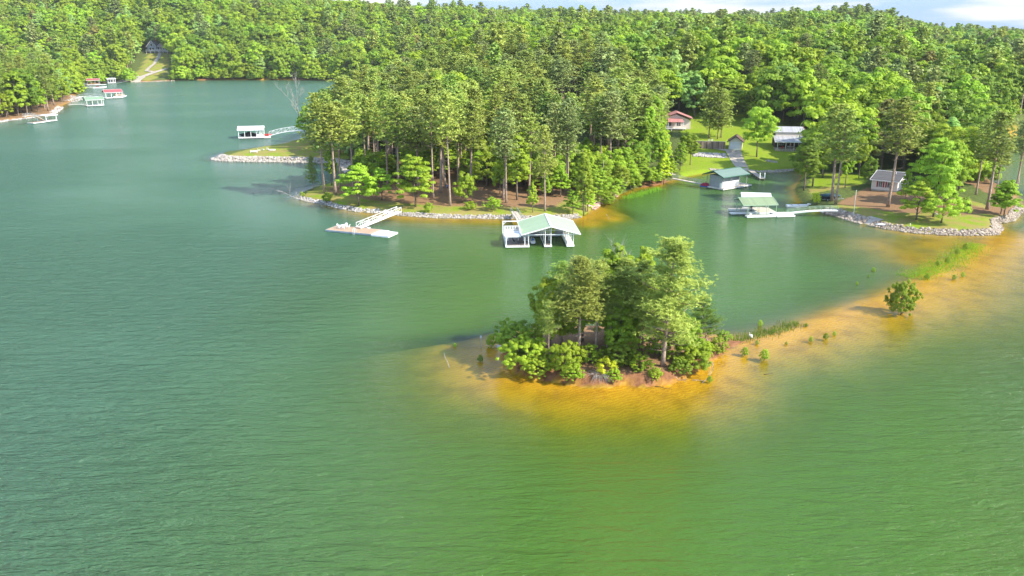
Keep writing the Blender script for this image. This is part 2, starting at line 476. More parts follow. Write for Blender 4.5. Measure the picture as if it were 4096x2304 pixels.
def terrain(x, y):
    """height of ground or lake bed, inland distance"""
    x = np.asarray(x, float); y = np.asarray(y, float)
    sm, sl_, si = sdf(x, y, MAIN), sdf(x, y, LEFT), sdf(x, y, ISL)
    wob = fbm(x * 0.25, y * 0.25, 3) * 1.6
    s = np.maximum(np.maximum(sm, sl_), si) + wob * (0.6 + 0 * x)
    # ---- land
    main = np.clip(sm, 0, None)
    land = 0.75 * sstep(0, 2.2, s) + 0.055 * np.clip(s, 0, 60)
    land = np.where(si > 0, 1.25 * sstep(-0.3, 0.9, s) * (1 - 0.75 * sstep(24, 30, x)) + 0.02 * np.clip(s, 0, 60), land)
    # cove lawn rises to the houses, then the wooded hill
    cove = sstep(45, 65, x) * sstep(268, 300, y)
    land = land + cove * 1.6 * sstep(5, 26, s)
    hillw = sstep(-95, 40, x) * (1 - 0.45 * sstep(210, 420, x))
    near = 33 * sstep(318, 500, y - 0.10 * np.clip(x - 150, 0, 500)) * hillw
    near = near * (1 - 0.75 * sstep(560, 760, y))
    far_a = 96 - 42 * sstep(-330, 0, x) - 4 * sstep(100, 500, x)
    far = far_a * (0.42 * np.clip((y - 782) / 260, 0, 1) + 0.58 * sstep(820, 1340, y)) * sstep(250, 420, y) * (y > 760)
    far = far + 60 * sstep(1500, 2600, y)
    left = 34 * sstep(18, 170, sl_) * (sl_ > 0)
    rollx = fbm(x * 0.006 + 3, y * 0.006, 3)
    hills = near + far + left
    hills = hills * (1 + 0.55 * rollx)
    # the hills top out along the ridge line seen from the lake
    hd = np.hypot(x, y); bear = np.degrees(np.arctan2(x, y))
    RB_ = [-40, -31, -22, -11.5, -9, -6, -2.5, 0, 2.5, 6, 11, 13.3, 15.8, 17, 19.2, 21, 22.6, 24, 25.9, 28.6, 31, 40]
    RE_ = [2.6, 2.6, 2.3, 1.75, 1.6, 1.40, 1.28, 1.20, 1.12, 0.98, 0.98, 0.78, 0.88, 0.98, 1.02, 1.10, 0.92, 0.5, 0.05, -0.1, -0.2, -0.3]
    cap = EYE + hd * np.tan(np.radians(np.interp(bear, RB_, RE_))) - 29.5 - 4.5 * (y < 700)
    cap = np.maximum(cap + fbm(x * 0.02 + 9, y * 0.02, 3) * 5, 4)
    over = np.clip(hills + 4 - cap, 0, None)
    hills = np.where(y > 380, hills - over, hills)
    land = land + hills + sstep(30, 90, s) * fbm(x * 0.03, y * 0.03, 3) * 5
    # right neck: low ground beside the channel
    # ---- lake bed
    dw = -s
    k = np.full(x.shape, 0.42)
    def near_of(cx, cy, r): return np.exp(-((x - cx) ** 2 + (y - cy) ** 2) / (r * r))
    k = k - 0.33 * np.clip(1.3 * near_of(-12, 196, 42), 0, 1)
    k = k - 0.31 * np.clip(near_of(14, 100, 17) * 1.5, 0, 1)
    k = k - 0.30 * np.clip(near_of(100, 178, 24) * 1.4, 0, 1)
    k = k - 0.24 * near_of(26, 206, 12)
    k = np.clip(k, 0.05, 1)
    dep = 0.12 + k * np.clip(dw, 0, None) * (1 + (np.clip(dw, 0, 60) / 13) ** 2)
    # submerged sand bar
    bd = np.full(x.shape, 1e9); sgn = np.zeros(x.shape)
    for a, b in zip(BAR[:-1], BAR[1:]):
        d = seg_d(x, y, a, b)
        side = (b[0] - a[0]) * (y - a[1]) - (b[1] - a[1]) * (x - a[0])
        sgn = np.where(d < bd, np.sign(side), sgn)
        bd = np.minimum(bd, d)
    back = 0.10 + 0.06 * bd + 0.20 * np.clip(bd - 2.0, 0, None)
    front = 0.08 + (0.026 * bd + 0.0034 * bd ** 2) * (1 - 0.45 * sstep(45, 85, x))
    barv = np.where(sgn > 0, back, front) + 0.22 * np.clip(29 - x, 0, None) + 0.02 * np.clip(105 - y, 0, None) * (x < 45)
    t = fbm(x * 0.18, y * 0.18, 4)
    barv = barv + 0.22 * t * sstep(1, 6, bd)
    # front shelf of the island and the shelf off the right point
    for (px, py, r, d0) in ( (3560, 980, 14, 0.55), (3700, 1030, 13, 0.45), (3800, 980, 15, 0.40), (3900, 1010, 12, 0.4), (3950, 960, 12, 0.45), (2430, 870, 6, 0.25), (2350, 890, 6, 0.3)):
        cx, cy = W(px, py)
        rr = np.hypot(x - cx, (y - cy))
        barv = np.minimum(barv, d0 + 0.25 * t + 1.3 * np.clip(rr / r - 0.25, 0, None) ** 1.4)
    dwi = np.clip(-si, 0, None)
    isl = (0.08 + 0.028 * dwi + 0.0040 * dwi ** 2 + 0.10 * t * sstep(1, 6, dwi)) * (1 + 2.2 * sstep(117, 126, y)) + 4 * sstep(30, 75, x)
    barv = np.minimum(barv, isl)
    dep = np.minimum(dep, barv)
    dep = np.clip(dep, 0.06, 12)
    z = np.where(s > 0, land, -dep)
    return z, s

def axis(lo, hi, d0, d1, step, grow, big):
    a = [d0]
    while a[-1] < d1: a.append(a[-1] + step)
    st = step
    while a[-1] < hi:
        st = min(st * grow, big); a.append(a[-1] + st)
    b = [d0]; st = step
    while b[-1] > lo:
        st = min(st * grow, big); b.append(b[-1] - st)
    return np.array(b[:0:-1] + a)
GX = axis(-3000, 3000, -125, 150, 0.85, 1.016, 40)
GY = axis(-250, 4100, 84, 330, 0.85, 1.016, 40)
XX, YY = np.meshgrid(GX, GY)
ZZ, SS = terrain(XX, YY)

def interp(G, x, y):
    x = np.asarray(x, float); y = np.asarray(y, float)
    i = np.clip(np.searchsorted(GX, x) - 1, 0, len(GX) - 2); j = np.clip(np.searchsorted(GY, y) - 1, 0, len(GY) - 2)
    fx = (x - GX[i]) / (GX[i + 1] - GX[i]); fy = (y - GY[j]) / (GY[j + 1] - GY[j])
    return (G[j, i] * (1 - fx) + G[j, i + 1] * fx) * (1 - fy) + (G[j + 1, i] * (1 - fx) + G[j + 1, i + 1] * fx) * fy
def gz(x, y): return float(interp(ZZ, x, y))
def gs(x, y): return float(interp(SS, x, y))
def G(px, py):
    """ground point under a pixel of the photograph"""
    u = (px - 2048) / FOC; v = (1152 - py) / FOC
    dy = math.cos(PITCH) + v * math.sin(PITCH); dz = -math.sin(PITCH) + v * math.cos(PITCH)
    for step, span in ((3.0, None), (0.1, 3.2)):
        ts = np.arange(80, 2600, step) if span is None else np.arange(t0 - span, t0 + step, step)
        zr = EYE + ts * dz; zg = np.maximum(interp(ZZ, u * ts, dy * ts), 0.0)
        hit = np.nonzero(zr <= zg)[0]
        t0 = ts[hit[0]] if len(hit) else ts[-1]
    x, y = u * t0, dy * t0
    return x, y, max(0.0, gz(x, y))

# level pads and cuts for the buildings and ramps
def pad(poly, z, soft=3.0):
    global ZZ
    s = sdf(XX, YY, poly)
    f = sstep(-soft, 0.0, s)
    ZZ = ZZ * (1 - f) + z * f
HOUSE1 = G(3165, 606); HOUSE2 = G(3560, 752); SHED = G(2935, 600); REDH = G(2720, 520)

for (hx, hy) in (HOUSE1[:2],): pass
# ---- land cover (own colours of the ground): lawn, needle litter, bare clay, sand
grassm = np.zeros_like(ZZ); litter = np.zeros_like(ZZ); clay = np.zeros_like(ZZ); gravel = np.zeros_like(ZZ)
def paint(arr, poly, soft=1.5, v=1.0):
    s = sdf(XX, YY, poly) + fbm(XX * 0.4, YY * 0.4, 3) * 2.5
    np.maximum(arr, v * sstep(-soft, soft, s), out=arr)
CLEAR = [G(*p)[:2] for p in ((515, 326), (605, 324), (655, 298), (680, 262), (680, 206), (590, 200), (578, 240), (548, 282), (500, 306))]
LAWN_COVE = poly_w([(2700, 740), (2740, 620), (2760, 560), (3000, 530), (3280, 600), (3300, 660), (3210, 700), (3000, 720)], 1.5)
LAWN_COVE2 = poly_w([(2720, 560), (2960, 560), (2960, 510), (2760, 500)], 3.5)
LAWN_R = poly_w([(3270, 860), (3330, 808), (3600, 840), (3760, 800), (3860, 790), (3990, 830), (4010, 890), (3990, 925), (3600, 950), (3430, 900)], 1.5)
LAWN_R2 = poly_w([(3230, 770), (3450, 740), (3480, 700), (3250, 690)], 1.5)
LAWN_F = poly_w([(840, 640), (1390, 660), (1400, 520), (1200, 540)], 1.0)
LIT_R = poly_w([(3350, 810), (3470, 755), (3640, 760), (3760, 790), (3950, 830), (3980, 780), (3800, 700), (4000, 640), (4100, 700), (4060, 850), (3900, 850), (3800, 860), (3600, 850)], 1.5)
HEADP = poly_w([(1180, 800), (1300, 740), (1400, 650), (2400, 640), (2560, 690), (2560, 760), (2380, 860), (1600, 870), (1300, 830)], 1.5)
paint(grassm, CLEAR, 1.0, 0.8)
for p_ in (LAWN_COVE, LAWN_COVE2, LAWN_R, LAWN_R2, LAWN_F): paint(grassm, p_)
hs_ = sdf(XX, YY, HEADP)
edge = sstep(11.0, 6.0, SS) * (hs_ > -2) * (XX < 30)
grassm = np.maximum(grassm, 0.8 * edge)
litter = np.maximum(litter, (hs_ > -6) * sstep(5, 9, SS) * 0.95)
paint(litter, LIT_R)
litter = np.maximum(litter, (sdf(XX, YY, ISL) > 0.6) * 0.9)
litter = np.maximum(litter, ((XX < -220) & (YY < 620)) * 0.7)
grassm *= (1 - 0.85 * litter * (XX > 70) * (YY < 240))
pathmask = np.zeros_like(ZZ)
clay = np.maximum(clay, sstep(4.5, 1.0, SS) * (SS > -1) * (YY > 700))
clay = np.maximum(clay, sstep(2.2, 0.5, SS) * (SS > -0.5) * (sdf(XX, YY, ISL) > -1))
paint(clay, WP([(2370, 840), (2440, 800), (2560, 745), (2700, 715), (2720, 740), (2420, 850)]), 1.5, 0.7)
sand = sstep(0.05, -0.35, SS)

def colour_attr(me, name, rgba):
    a = me.color_attributes.new(name, 'FLOAT_COLOR', 'POINT')
    a.data.foreach_set('color', np.ascontiguousarray(rgba, dtype=np.float32).ravel())

def grid_mesh(name, gx, gy, Z):
    X, Y = np.meshgrid(gx, gy)
    v = np.stack([X.ravel(), Y.ravel(), Z.ravel()], 1)
    nx, ny = len(gx), len(gy)
    i = (np.arange(ny - 1)[:, None] * nx + np.arange(nx - 1)[None, :]).ravel()
    f = np.stack([i, i + 1, i + nx + 1, i + nx], 1)
    return np_mesh(name, v, [f], smooth=True)

# ---- ground material
def ground_material():
    m, t, p = new_mat('ground_cover')
    def node(k, **kw):
        n = t.nodes.new(k)
        for a, b in kw.items(): setattr(n, a, b)
        return n
    co = node('ShaderNodeNewGeometry')
    at = node('ShaderNodeAttribute'); at.attribute_name = 'cover'
    at2 = node('ShaderNodeAttribute'); at2.attribute_name = 'cover_b'
    sp = node('ShaderNodeSeparateColor'); t.links.new(at.outputs['Color'], sp.inputs[0])
    sp2 = node('ShaderNodeSeparateColor'); t.links.new(at2.outputs['Color'], sp2.inputs[0])
    def noise(scale, det=6, rough=0.6):
        n = node('ShaderNodeTexNoise'); n.inputs['Scale'].default_value = scale; n.inputs['Detail'].default_value = det; n.inputs['Roughness'].default_value = rough
        t.links.new(co.outputs['Position'], n.inputs['Vector']); return n
    def ramp(n, a, b, p0=0.35, p1=0.65, mid=None):
        r = node('ShaderNodeValToRGB'); t.links.new(n.outputs[0], r.inputs[0])
        r.color_ramp.elements[0].position = p0; r.color_ramp.elements[0].color = (*a, 1)
        r.color_ramp.elements[1].position = p1; r.color_ramp.elements[1].color = (*b, 1)
        if mid:
            e = r.color_ramp.elements.new((p0 + p1) / 2); e.color = (*mid, 1)
        return r.outputs[0]
    def mixc(f, a, b):
        x = node('ShaderNodeMix', data_type='RGBA'); t.links.new(f, x.inputs[0]); t.links.new(a, x.inputs[6]); t.links.new(b, x.inputs[7]); return x.outputs[2]
    n1, n2, n3 = noise(0.25), noise(1.6, 8), noise(6.0, 6)
    forest = ramp(n2, (0.06, 0.065, 0.025), (0.13, 0.17, 0.035), mid=(0.09, 0.12, 0.03))
    lawn_a = ramp(n2, (0.12, 0.20, 0.010), (0.24, 0.34, 0.012), 0.25, 0.75)
    lawn_b = ramp(n3, (0.20, 0.175, 0.05), (0.34, 0.27, 0.085), 0.3, 0.7)
    dry = ramp(n1, (0, 0, 0), (1, 1, 1), 0.34, 0.58)
    lw = node('ShaderNodeMath', operation='MULTIPLY'); t.links.new(dry, lw.inputs[0]); t.links.new(sp2.outputs[1], lw.inputs[1])
    lawn = mixc(lw.outputs[0], lawn_a, lawn_b)
    lit = ramp(n3, (0.15, 0.085, 0.042), (0.33, 0.20, 0.105), 0.3, 0.7)
    cl = ramp(n2, (0.12, 0.050, 0.022), (0.32, 0.155, 0.075), 0.3, 0.7)
    # sand of the shallows, with faint ripples and darker debris
    wv = node('ShaderNodeTexWave'); wv.inputs['Scale'].default_value = 0.55; wv.inputs['Distortion'].default_value = 9.0; wv.inputs['Detail'].default_value = 4
    wv.inputs['Detail Scale'].default_value = 1.4
    mp_ = node('ShaderNodeMapping'); mp_.inputs['Rotation'].default_value = (0, 0, 1.1)
    t.links.new(co.outputs['Position'], mp_.inputs[0]); t.links.new(mp_.outputs[0], wv.inputs[0])
    sd = ramp(wv, (0.38, 0.20, 0.020), (0.48, 0.27, 0.030), 0.1, 0.95)
    spk = ramp(n3, (0.70, 0.70, 0.70), (1.08, 1.08, 1.08), 0.30, 0.46)
    sm_ = node('ShaderNodeMix', data_type='RGBA', blend_type='MULTIPLY'); sm_.inputs[0].default_value = 1
    pt_ = ramp(n1, (0.74, 0.70, 0.66), (1.06, 1.06, 1.06), 0.36, 0.56)
    pm_ = node('ShaderNodeMix', data_type='RGBA', blend_type='MULTIPLY'); pm_.inputs[0].default_value = 1
    t.links.new(sd, pm_.inputs[6]); t.links.new(pt_, pm_.inputs[7])
    t.links.new(pm_.outputs[2], sm_.inputs[6]); t.links.new(spk, sm_.inputs[7])
    # brush the edges of each cover with noise
    def soft(f, amt=0.5):
        a = node('ShaderNodeMath', operation='SUBTRACT'); t.links.new(n2.outputs[0], a.inputs[0]); a.inputs[1].default_value = 0.5
        b = node('ShaderNodeMath', operation='MULTIPLY_ADD'); t.links.new(a.outputs[0], b.inputs[0]); b.inputs[1].default_value = amt * 2; t.links.new(f, b.inputs[2])
        c = node('ShaderNodeMapRange'); c.inputs[1].default_value = 0.3; c.inputs[2].default_value = 0.7; t.links.new(b.outputs[0], c.inputs[0]); return c.outputs[0]
    c = mixc(soft(sp.outputs[1]), forest, lit)
    c = mixc(soft(sp.outputs[0]), c, lawn)
    c = mixc(soft(sp.outputs[2]), c, cl)
    c = mixc(sp2.outputs[0], c, sm_.outputs[2])
    t.links.new(c, p.inputs['Base Color'])
    p.inputs['Roughness'].default_value = 0.95
    p.inputs['Specular IOR Level'].default_value = 0.1
    bp = node('ShaderNodeBump'); bp.inputs['Strength'].default_value = 0.5; bp.inputs['Distance'].default_value = 0.15
    t.links.new(n3.outputs[0], bp.inputs['Height']); t.links.new(bp.outputs[0], p.inputs['Normal'])
    return m
GROUND_MAT = ground_material()

# ---- water
def water_material():
    m, t, p = new_mat('lake_water')
    t.nodes.remove(p)
    out = t.nodes['Material Output']
    def node(k, **kw):
        n = t.nodes.new(k)
        for a, b in kw.items(): setattr(n, a, b)
        return n
    geo = node('ShaderNodeNewGeometry')
    at = node('ShaderNodeAttribute'); at.attribute_name = 'lake'
    sp = node('ShaderNodeSeparateColor'); t.links.new(at.outputs['Color'], sp.inputs[0])   # r: depth/10, g: ripple, b: fade from sky-reflection teal to plain green body
    # how far one sees down: 1 - exp(-k d)
    dk = node('ShaderNodeMath', operation='MULTIPLY'); dk.inputs[1].default_value = 10 * 0.62; t.links.new(sp.outputs[0], dk.inputs[0])
    dp = node('ShaderNodeMath', operation='POWER'); dp.inputs[1].default_value = 1.15; t.links.new(dk.outputs[0], dp.inputs[0])
    dm = node('ShaderNodeMath', operation='MULTIPLY'); dm.inputs[1].default_value = -1.0; t.links.new(dp.outputs[0], dm.inputs[0])
    ex = node('ShaderNodeMath', operation='EXPONENT'); t.links.new(dm.outputs[0], ex.inputs[0])
    dif = node('ShaderNodeBsdfDiffuse')
    body = node('ShaderNodeMix', data_type='RGBA')
    nb = node('ShaderNodeTexNoise'); nb.inputs['Scale'].default_value = 0.012; nb.inputs['Detail'].default_value = 3
    t.links.new(geo.outputs['Position'], nb.inputs['Vector'])
    rb = node('ShaderNodeMapRange'); rb.inputs[1].default_value = 0.35; rb.inputs[2].default_value = 0.65; t.links.new(nb.outputs[0], rb.inputs[0])
    body.inputs[6].default_value = WATER_A; body.inputs[7].default_value = WATER_B
    t.links.new(sp.outputs[2], body.inputs[0])
    t.links.new(body.outputs[2], dif.inputs['Color'])
    tr = node('ShaderNodeBsdfTransparent')
    tn = node('ShaderNodeMapRange'); tn.inputs[1].default_value = 0.01; tn.inputs[2].default_value = 0.13; t.links.new(sp.outputs[0], tn.inputs[0])
    tm_ = node('ShaderNodeMix', data_type='RGBA'); tm_.inputs[6].default_value = (0.95, 0.93, 0.60, 1); tm_.inputs[7].default_value = (0.66, 0.84, 0.25, 1)
    t.links.new(tn.outputs[0], tm_.inputs[0]); t.links.new(tm_.outputs[2], tr.inputs['Color'])
    ms = node('ShaderNodeMixShader'); t.links.new(ex.outputs[0], ms.inputs[0]); t.links.new(dif.outputs[0], ms.inputs[1]); t.links.new(tr.outputs[0], ms.inputs[2])
    # ripples: two crossing wave trains and fine chop
    mp1 = node('ShaderNodeMapping'); mp1.inputs['Rotation'].default_value = (0, 0, math.radians(-22)); mp1.inputs['Scale'].default_value = (0.20, 0.72, 1)
    n1 = node('ShaderNodeTexNoise'); n1.inputs['Scale'].default_value = 1.0; n1.inputs['Detail'].default_value = 5; n1.inputs['Roughness'].default_value = 0.62; n1.inputs['Distortion'].default_value = 0.5
    mp2 = node('ShaderNodeMapping'); mp2.inputs['Rotation'].default_value = (0, 0, math.radians(8)); mp2.inputs['Scale'].default_value = (0.8, 3.0, 1)
    n2 = node('ShaderNodeTexNoise'); n2.inputs['Scale'].default_value = 1.0; n2.inputs['Detail'].default_value = 4; n2.inputs['Roughness'].default_value = 0.6
    for mpx, nx in ((mp1, n1), (mp2, n2)):
        t.links.new(geo.outputs['Position'], mpx.inputs[0]); t.links.new(mpx.outputs[0], nx.inputs['Vector'])
    ad = node('ShaderNodeMath', operation='MULTIPLY_ADD'); t.links.new(n2.outputs[0], ad.inputs[0]); ad.inputs[1].default_value = 0.42; t.links.new(n1.outputs[0], ad.inputs[2])
    amp = node('ShaderNodeMath', operation='MULTIPLY'); t.links.new(ad.outputs[0], amp.inputs[0]); t.links.new(sp.outputs[1], amp.inputs[1])
    bp = node('ShaderNodeBump'); bp.inputs['Strength'].default_value = 1.0; bp.inputs['Distance'].default_value = WAVE_H
    t.links.new(amp.outputs[0], bp.inputs['Height'])
    gl = node('ShaderNodeBsdfGlossy'); gl.inputs['Roughness'].default_value = 0.10
    t.links.new(bp.outputs[0], gl.inputs['Normal'])
    t.links.new(bp.outputs[0], dif.inputs['Normal'])
    fr = node('ShaderNodeFresnel'); fr.inputs['IOR'].default_value = 1.27; t.links.new(bp.outputs[0], fr.inputs['Normal'])
    bf = node('ShaderNodeMath', operation='SUBTRACT'); bf.inputs[0].default_value = 1.0; t.links.new(geo.outputs['Backfacing'], bf.inputs[1])
    fb = node('ShaderNodeMath', operation='MULTIPLY'); t.links.new(fr.outputs[0], fb.inputs[0]); t.links.new(bf.outputs[0], fb.inputs[1])
    m2 = node('ShaderNodeMixShader'); t.links.new(fb.outputs[0], m2.inputs[0]); t.links.new(ms.outputs[0], m2.inputs[1]); t.links.new(gl.outputs[0], m2.inputs[2])
    t.links.new(m2.outputs[0], out.inputs[0])
    return m
WATER_A = (0.066, 0.155, 0.098, 1)  # water's own green, with teal of the reflected sky put into the colour
WATER_B = (0.055, 0.128, 0.017, 1)
WAVE_H = 1.8
WATER_MAT = water_material()

# ------------------------------------------------------------------ ground and water sheets
gm = grid_mesh('ground', GX, GY, ZZ)
colour_attr(gm, 'cover', np.stack([grassm.ravel(), litter.ravel(), clay.ravel(), np.ones(ZZ.size)], 1))
dryf = 0.25 + 0.75 * ((YY < 240) | (XX < -60))
colour_attr(gm, 'cover_b', np.stack([sand.ravel(), dryf.ravel(), np.zeros(ZZ.size), np.ones(ZZ.size)], 1))
gm.materials.append(GROUND_MAT)
ground = tag(link('ground', gm), kind='structure')

depth = np.clip(-ZZ, 0, 12)
wx0, wx1 = np.searchsorted(GX, -900), np.searchsorted(GX, 900)
wy1 = np.searchsorted(GY, 1200)
wX, wY = np.meshgrid(GX[wx0:wx1], GY[:wy1])
wD = depth[:wy1, wx0:wx1]
ny_, nx_ = wX.shape
v_ = np.stack([wX.ravel(), wY.ravel(), np.zeros(wX.size)], 1)
i_ = (np.arange(ny_ - 1)[:, None] * nx_ + np.arange(nx_ - 1)[None, :]).ravel()
f_ = np.stack([i_, i_ + 1, i_ + nx_ + 1, i_ + nx_], 1)
land_ = (ZZ[:wy1, wx0:wx1] > 0.6).ravel()
f_ = f_[~land_[f_].all(1)]
used, inv = np.unique(f_.ravel(), return_inverse=True)
wm_ = np_mesh('water', v_[used], [inv.reshape(-1, 4)], smooth=True)
amp = 0.30 + 0.70 * sstep(10, -45, wX) + 0.35 * sstep(40, 75, wX - 0.25 * (wY - 80)) * (wY < 230)
amp = amp * (0.45 + 0.55 * sstep(5, 45, -SS[:wy1, wx0:wx1]))
amp = amp * (0.15 + 0.85 * sstep(0.2, 2.6, wD))
amp = np.clip(amp * (1 + 1.6 * fbm(wX * 0.018, wY * 0.03, 3)), 0.05, 1.1)
amp = amp / (1 + np.clip(wY - 150, 0, None) / 260)
sky_teal_fade = sstep(-60, 5, wX + 12 * fbm(wX * 0.03, wY * 0.03, 3)) * (1 - 0.35 * sstep(40, 90, wX))  # left water keeps the painted sky-reflection teal, fading to green rightwards
colour_attr(wm_, 'lake', np.stack([wD.ravel()[used] / 10, amp.ravel()[used], sky_teal_fade.ravel()[used], np.ones(len(used))], 1))
wm_.materials.append(WATER_MAT)
water = tag(link('water', wm_), kind='structure')

# ------------------------------------------------------------------ plants
def rdir(n, g):
    v = g.normal(size=(n, 3)); return v / np.linalg.norm(v, axis=1, keepdims=True)

def leaf_quads(c, nrm, w, h, g, tip=None):
    """diamond leaves; tip = long-axis direction if given"""
    n = len(c)
    if tip is None:
        tip = np.cross(nrm, rdir(n, g))
    else:
        tip = tip - nrm * (tip * nrm).sum(1, keepdims=True)
    tip /= np.linalg.norm(tip, axis=1, keepdims=True) + 1e-9
    side = np.cross(nrm, tip)
    w = np.asarray(w).reshape(-1, 1) * np.ones((n, 1)); h = np.asarray(h).reshape(-1, 1) * np.ones((n, 1))
    v = np.stack([c - tip * h, c + side * w, c + tip * h, c - side * w], 1).reshape(-1, 3)
    f = np.arange(4 * n).reshape(-1, 4)
    return v, f

def tubes(paths, n=6):
    V, Fs = [], []; b = 0
    for pts, rad in paths:
        m = MB(); m.tube(pts, rad, n, cap=True)
        V.extend(m.v); Fs.extend([tuple(b + i for i in f) for f in m.f]); b += len(m.v)
    me = bpy.data.meshes.new('trunk')
    me.from_pydata(V, [], Fs); me.update()
    me.polygons.foreach_set('use_smooth', np.ones(len(me.polygons), dtype=bool))
    return me

def broad_crown(seed, H, R, base, nclump, nleaf, ls, shape='round', crs=1.0, rag=0.0):
    """leaf clumps spread through the crown's volume; returns verts, faces, clump centres"""
    g = np.random.default_rng(seed)
    cz = (H + base) / 2; hz = (H - base) / 2
    d = rdir(nclump * 3, g)
    d = d[(d[:, 2] > -0.75)][:nclump]
    rr = g.uniform(0.45, 1.0, len(d)) ** 0.6 * (1 + rag * g.uniform(-0.6, 1, len(d)))
    if shape == 'cone': 
        taper = 1.15 - 0.55 * (d[:, 2] * rr + 1) / 2 * 1.4
    elif shape == 'layer':
        taper = 1.1 - 0.35 * (d[:, 2] + 1) / 2
    else:
        taper = np.ones(len(d))
    lump = 1 + 0.28 * np.sin(3 * np.arctan2(d[:, 1], d[:, 0]) + seed) * (1 - abs(d[:, 2]))
    c = np.stack([d[:, 0] * rr * R * taper * lump, d[:, 1] * rr * R * taper * lump, cz + d[:, 2] * rr * hz], 1)
    cr_ = R * g.uniform(0.18, 0.36, len(c)) * crs * (0.8 if shape == 'cone' else 1)
    squash = 0.42 if shape == 'layer' else 0.72
    idx = np.repeat(np.arange(len(c)), nleaf)
    q = rdir(len(idx), g); q[:, 2] = np.where(q[:, 2] < -0.35, -q[:, 2], q[:, 2])
    sh = g.uniform(0.55, 1.08, len(idx))[:, None]
    off = q * sh * cr_[idx][:, None]; off[:, 2] *= squash
    pos = c[idx] + off
    out = (pos - np.array([0, 0, cz])); out /= np.linalg.norm(out, axis=1, keepdims=True) + 1e-9
    nr = q * 0.9 + out * 0.35 + rdir(len(idx), g) * 0.36 + np.array([0, 0, 0.25]); nr /= np.linalg.norm(nr, axis=1, keepdims=True)
    sz = ls * g.uniform(0.7, 1.3, len(idx))
    v, f = leaf_quads(pos, nr, sz * 0.62, sz, g)
    return v, f, c

def pine_parts(seed, H, R, bare, nbr, tufts, blades, bl, droop=0.0, bw=0.16, stubs=8, irr=0.55, spread=0.24):
    g = np.random.default_rng(seed)
    # slightly bent trunk
    bx, by = g.uniform(-0.35, 0.35, 2)
    ts = np.linspace(0, 1, 9)
    pts = np.stack([bx * np.sin(ts * 2.4) * H * 0.04, by * np.sin(ts * 2.0) * H * 0.04, ts * H * 0.99], 1)
    r0 = 0.0115 * H + 0.05
    paths = [([tuple(p) for p in pts], [r0 * (1.25 if t == 0 else 1) * (1 - 0.86 * t) + 0.015 for t in ts])]
    def tr(z):
        t = z / H; return np.array([np.interp(t, ts, pts[:, 0]), np.interp(t, ts, pts[:, 1]), z])
    P, N, T = [], [], []
    ga = g.uniform(0, 6.28)
    for i in range(nbr):
        u = (i + g.uniform(0, 1)) / nbr
        z = H * (bare + (0.985 - bare) * u)
        prof = math.sin(PI * min(1, (0.22 + 0.78 * u)) ** 0.9) ** 0.55 * (1 - 0.25 * u)
        L = R * prof * g.uniform(irr, 1.67 - irr)
        if u > 0.93: L *= 0.6
        a = ga + i * 2.399 + g.uniform(-0.4, 0.4)
        el = 0.10 + 0.75 * u ** 2 + g.uniform(-0.12, 0.22) - droop * (1 - u)
        d = np.array([math.cos(a) * math.cos(el), math.sin(a) * math.cos(el), math.sin(el)])
        b0 = tr(z)
        mid = b0 + d * L * 0.55 + np.array([0, 0, -0.03 * L]); tip = b0 + d * L + np.array([0, 0, 0.10 * L])
        rb = 0.018 + 0.013 * L * (1 - 0.4 * u)
        paths.append(([tuple(b0), tuple(mid), tuple(tip)], [rb, rb * 0.7, 0.012]))
        nt_ = max(3, int(tufts * (0.35 + L / R)))
        s = g.uniform(0.38, 1.06, nt_)
        sprd = L * spread + 0.25 * spread / 0.24
        c = b0 + (tip - b0) * s[:, None] + g.normal(size=(nt_, 3)) * sprd * np.array([1, 1, 0.34])
        c[:, 2] += 0.12 * L
        P.append(c)
    for i in range(stubs):
        z = H * g.uniform(bare * 0.55, bare + 0.1); a = g.uniform(0, 6.28); L = R * g.uniform(0.15, 0.45)
        b0 = tr(z); tip = b0 + np.array([math.cos(a), math.sin(a), g.uniform(-0.1, 0.3)]) * L
        paths.append(([tuple(b0), tuple((b0 + tip) / 2 + np.array([0, 0, -0.06 * L])), tuple(tip)], [0.035, 0.025, 0.008]))
    P = np.concatenate(P)
    idx = np.repeat(np.arange(len(P)), blades)
    q = rdir(len(idx), g); q[:, 2] = np.abs(q[:, 2]) * 0.9 + 0.1 * q[:, 2]
    q /= np.linalg.norm(q, axis=1, keepdims=True)
    ln = bl * g.uniform(0.7, 1.25, len(idx))
    pos = P[idx] + q * ln[:, None] * 0.8
    nr = rdir(len(idx), g) * 0.7 + np.array([0, 0, 0.8]) + q * 0.3; nr /= np.linalg.norm(nr, axis=1, keepdims=True)
    v, f = leaf_quads(pos, nr, bw * bl / 0.35, ln, g, tip=q)
    return v, f, paths

def broad_trunk(seed, H, R, base, centres, nl=9, forks=0):
    g = np.random.default_rng(seed + 5)
    r0 = 0.012 * H + 0.05
    top = H * 0.72
    pts = [(g.normal() * 0.012 * H * t, g.normal() * 0.012 * H * t, top * t) for t in (0, .25, .5, .75, 1)]
    paths = [(pts, [r0 * 1.25, r0, r0 * 0.8, r0 * 0.55, 0.03])]
    pick = g.choice(len(centres), min(nl, len(centres)), replace=False)
    for k in pick:
        c = centres[k]
        z0 = max(base * 0.75, min(top * 0.9, c[2] - 0.35 * math.hypot(c[0], c[1]) - 0.5))
        p0 = (np.interp(z0 / top, [0, .25, .5, .75, 1], [p[0] for p in pts]), np.interp(z0 / top, [0, .25, .5, .75, 1], [p[1] for p in pts]), z0)
        m_ = ((p0[0] + c[0]) / 2, (p0[1] + c[1]) / 2, (p0[2] + c[2]) / 2 + 0.05 * H)
        paths.append(([p0, m_, tuple(c)], [r0 * 0.45, r0 * 0.28, 0.02]))
    return paths

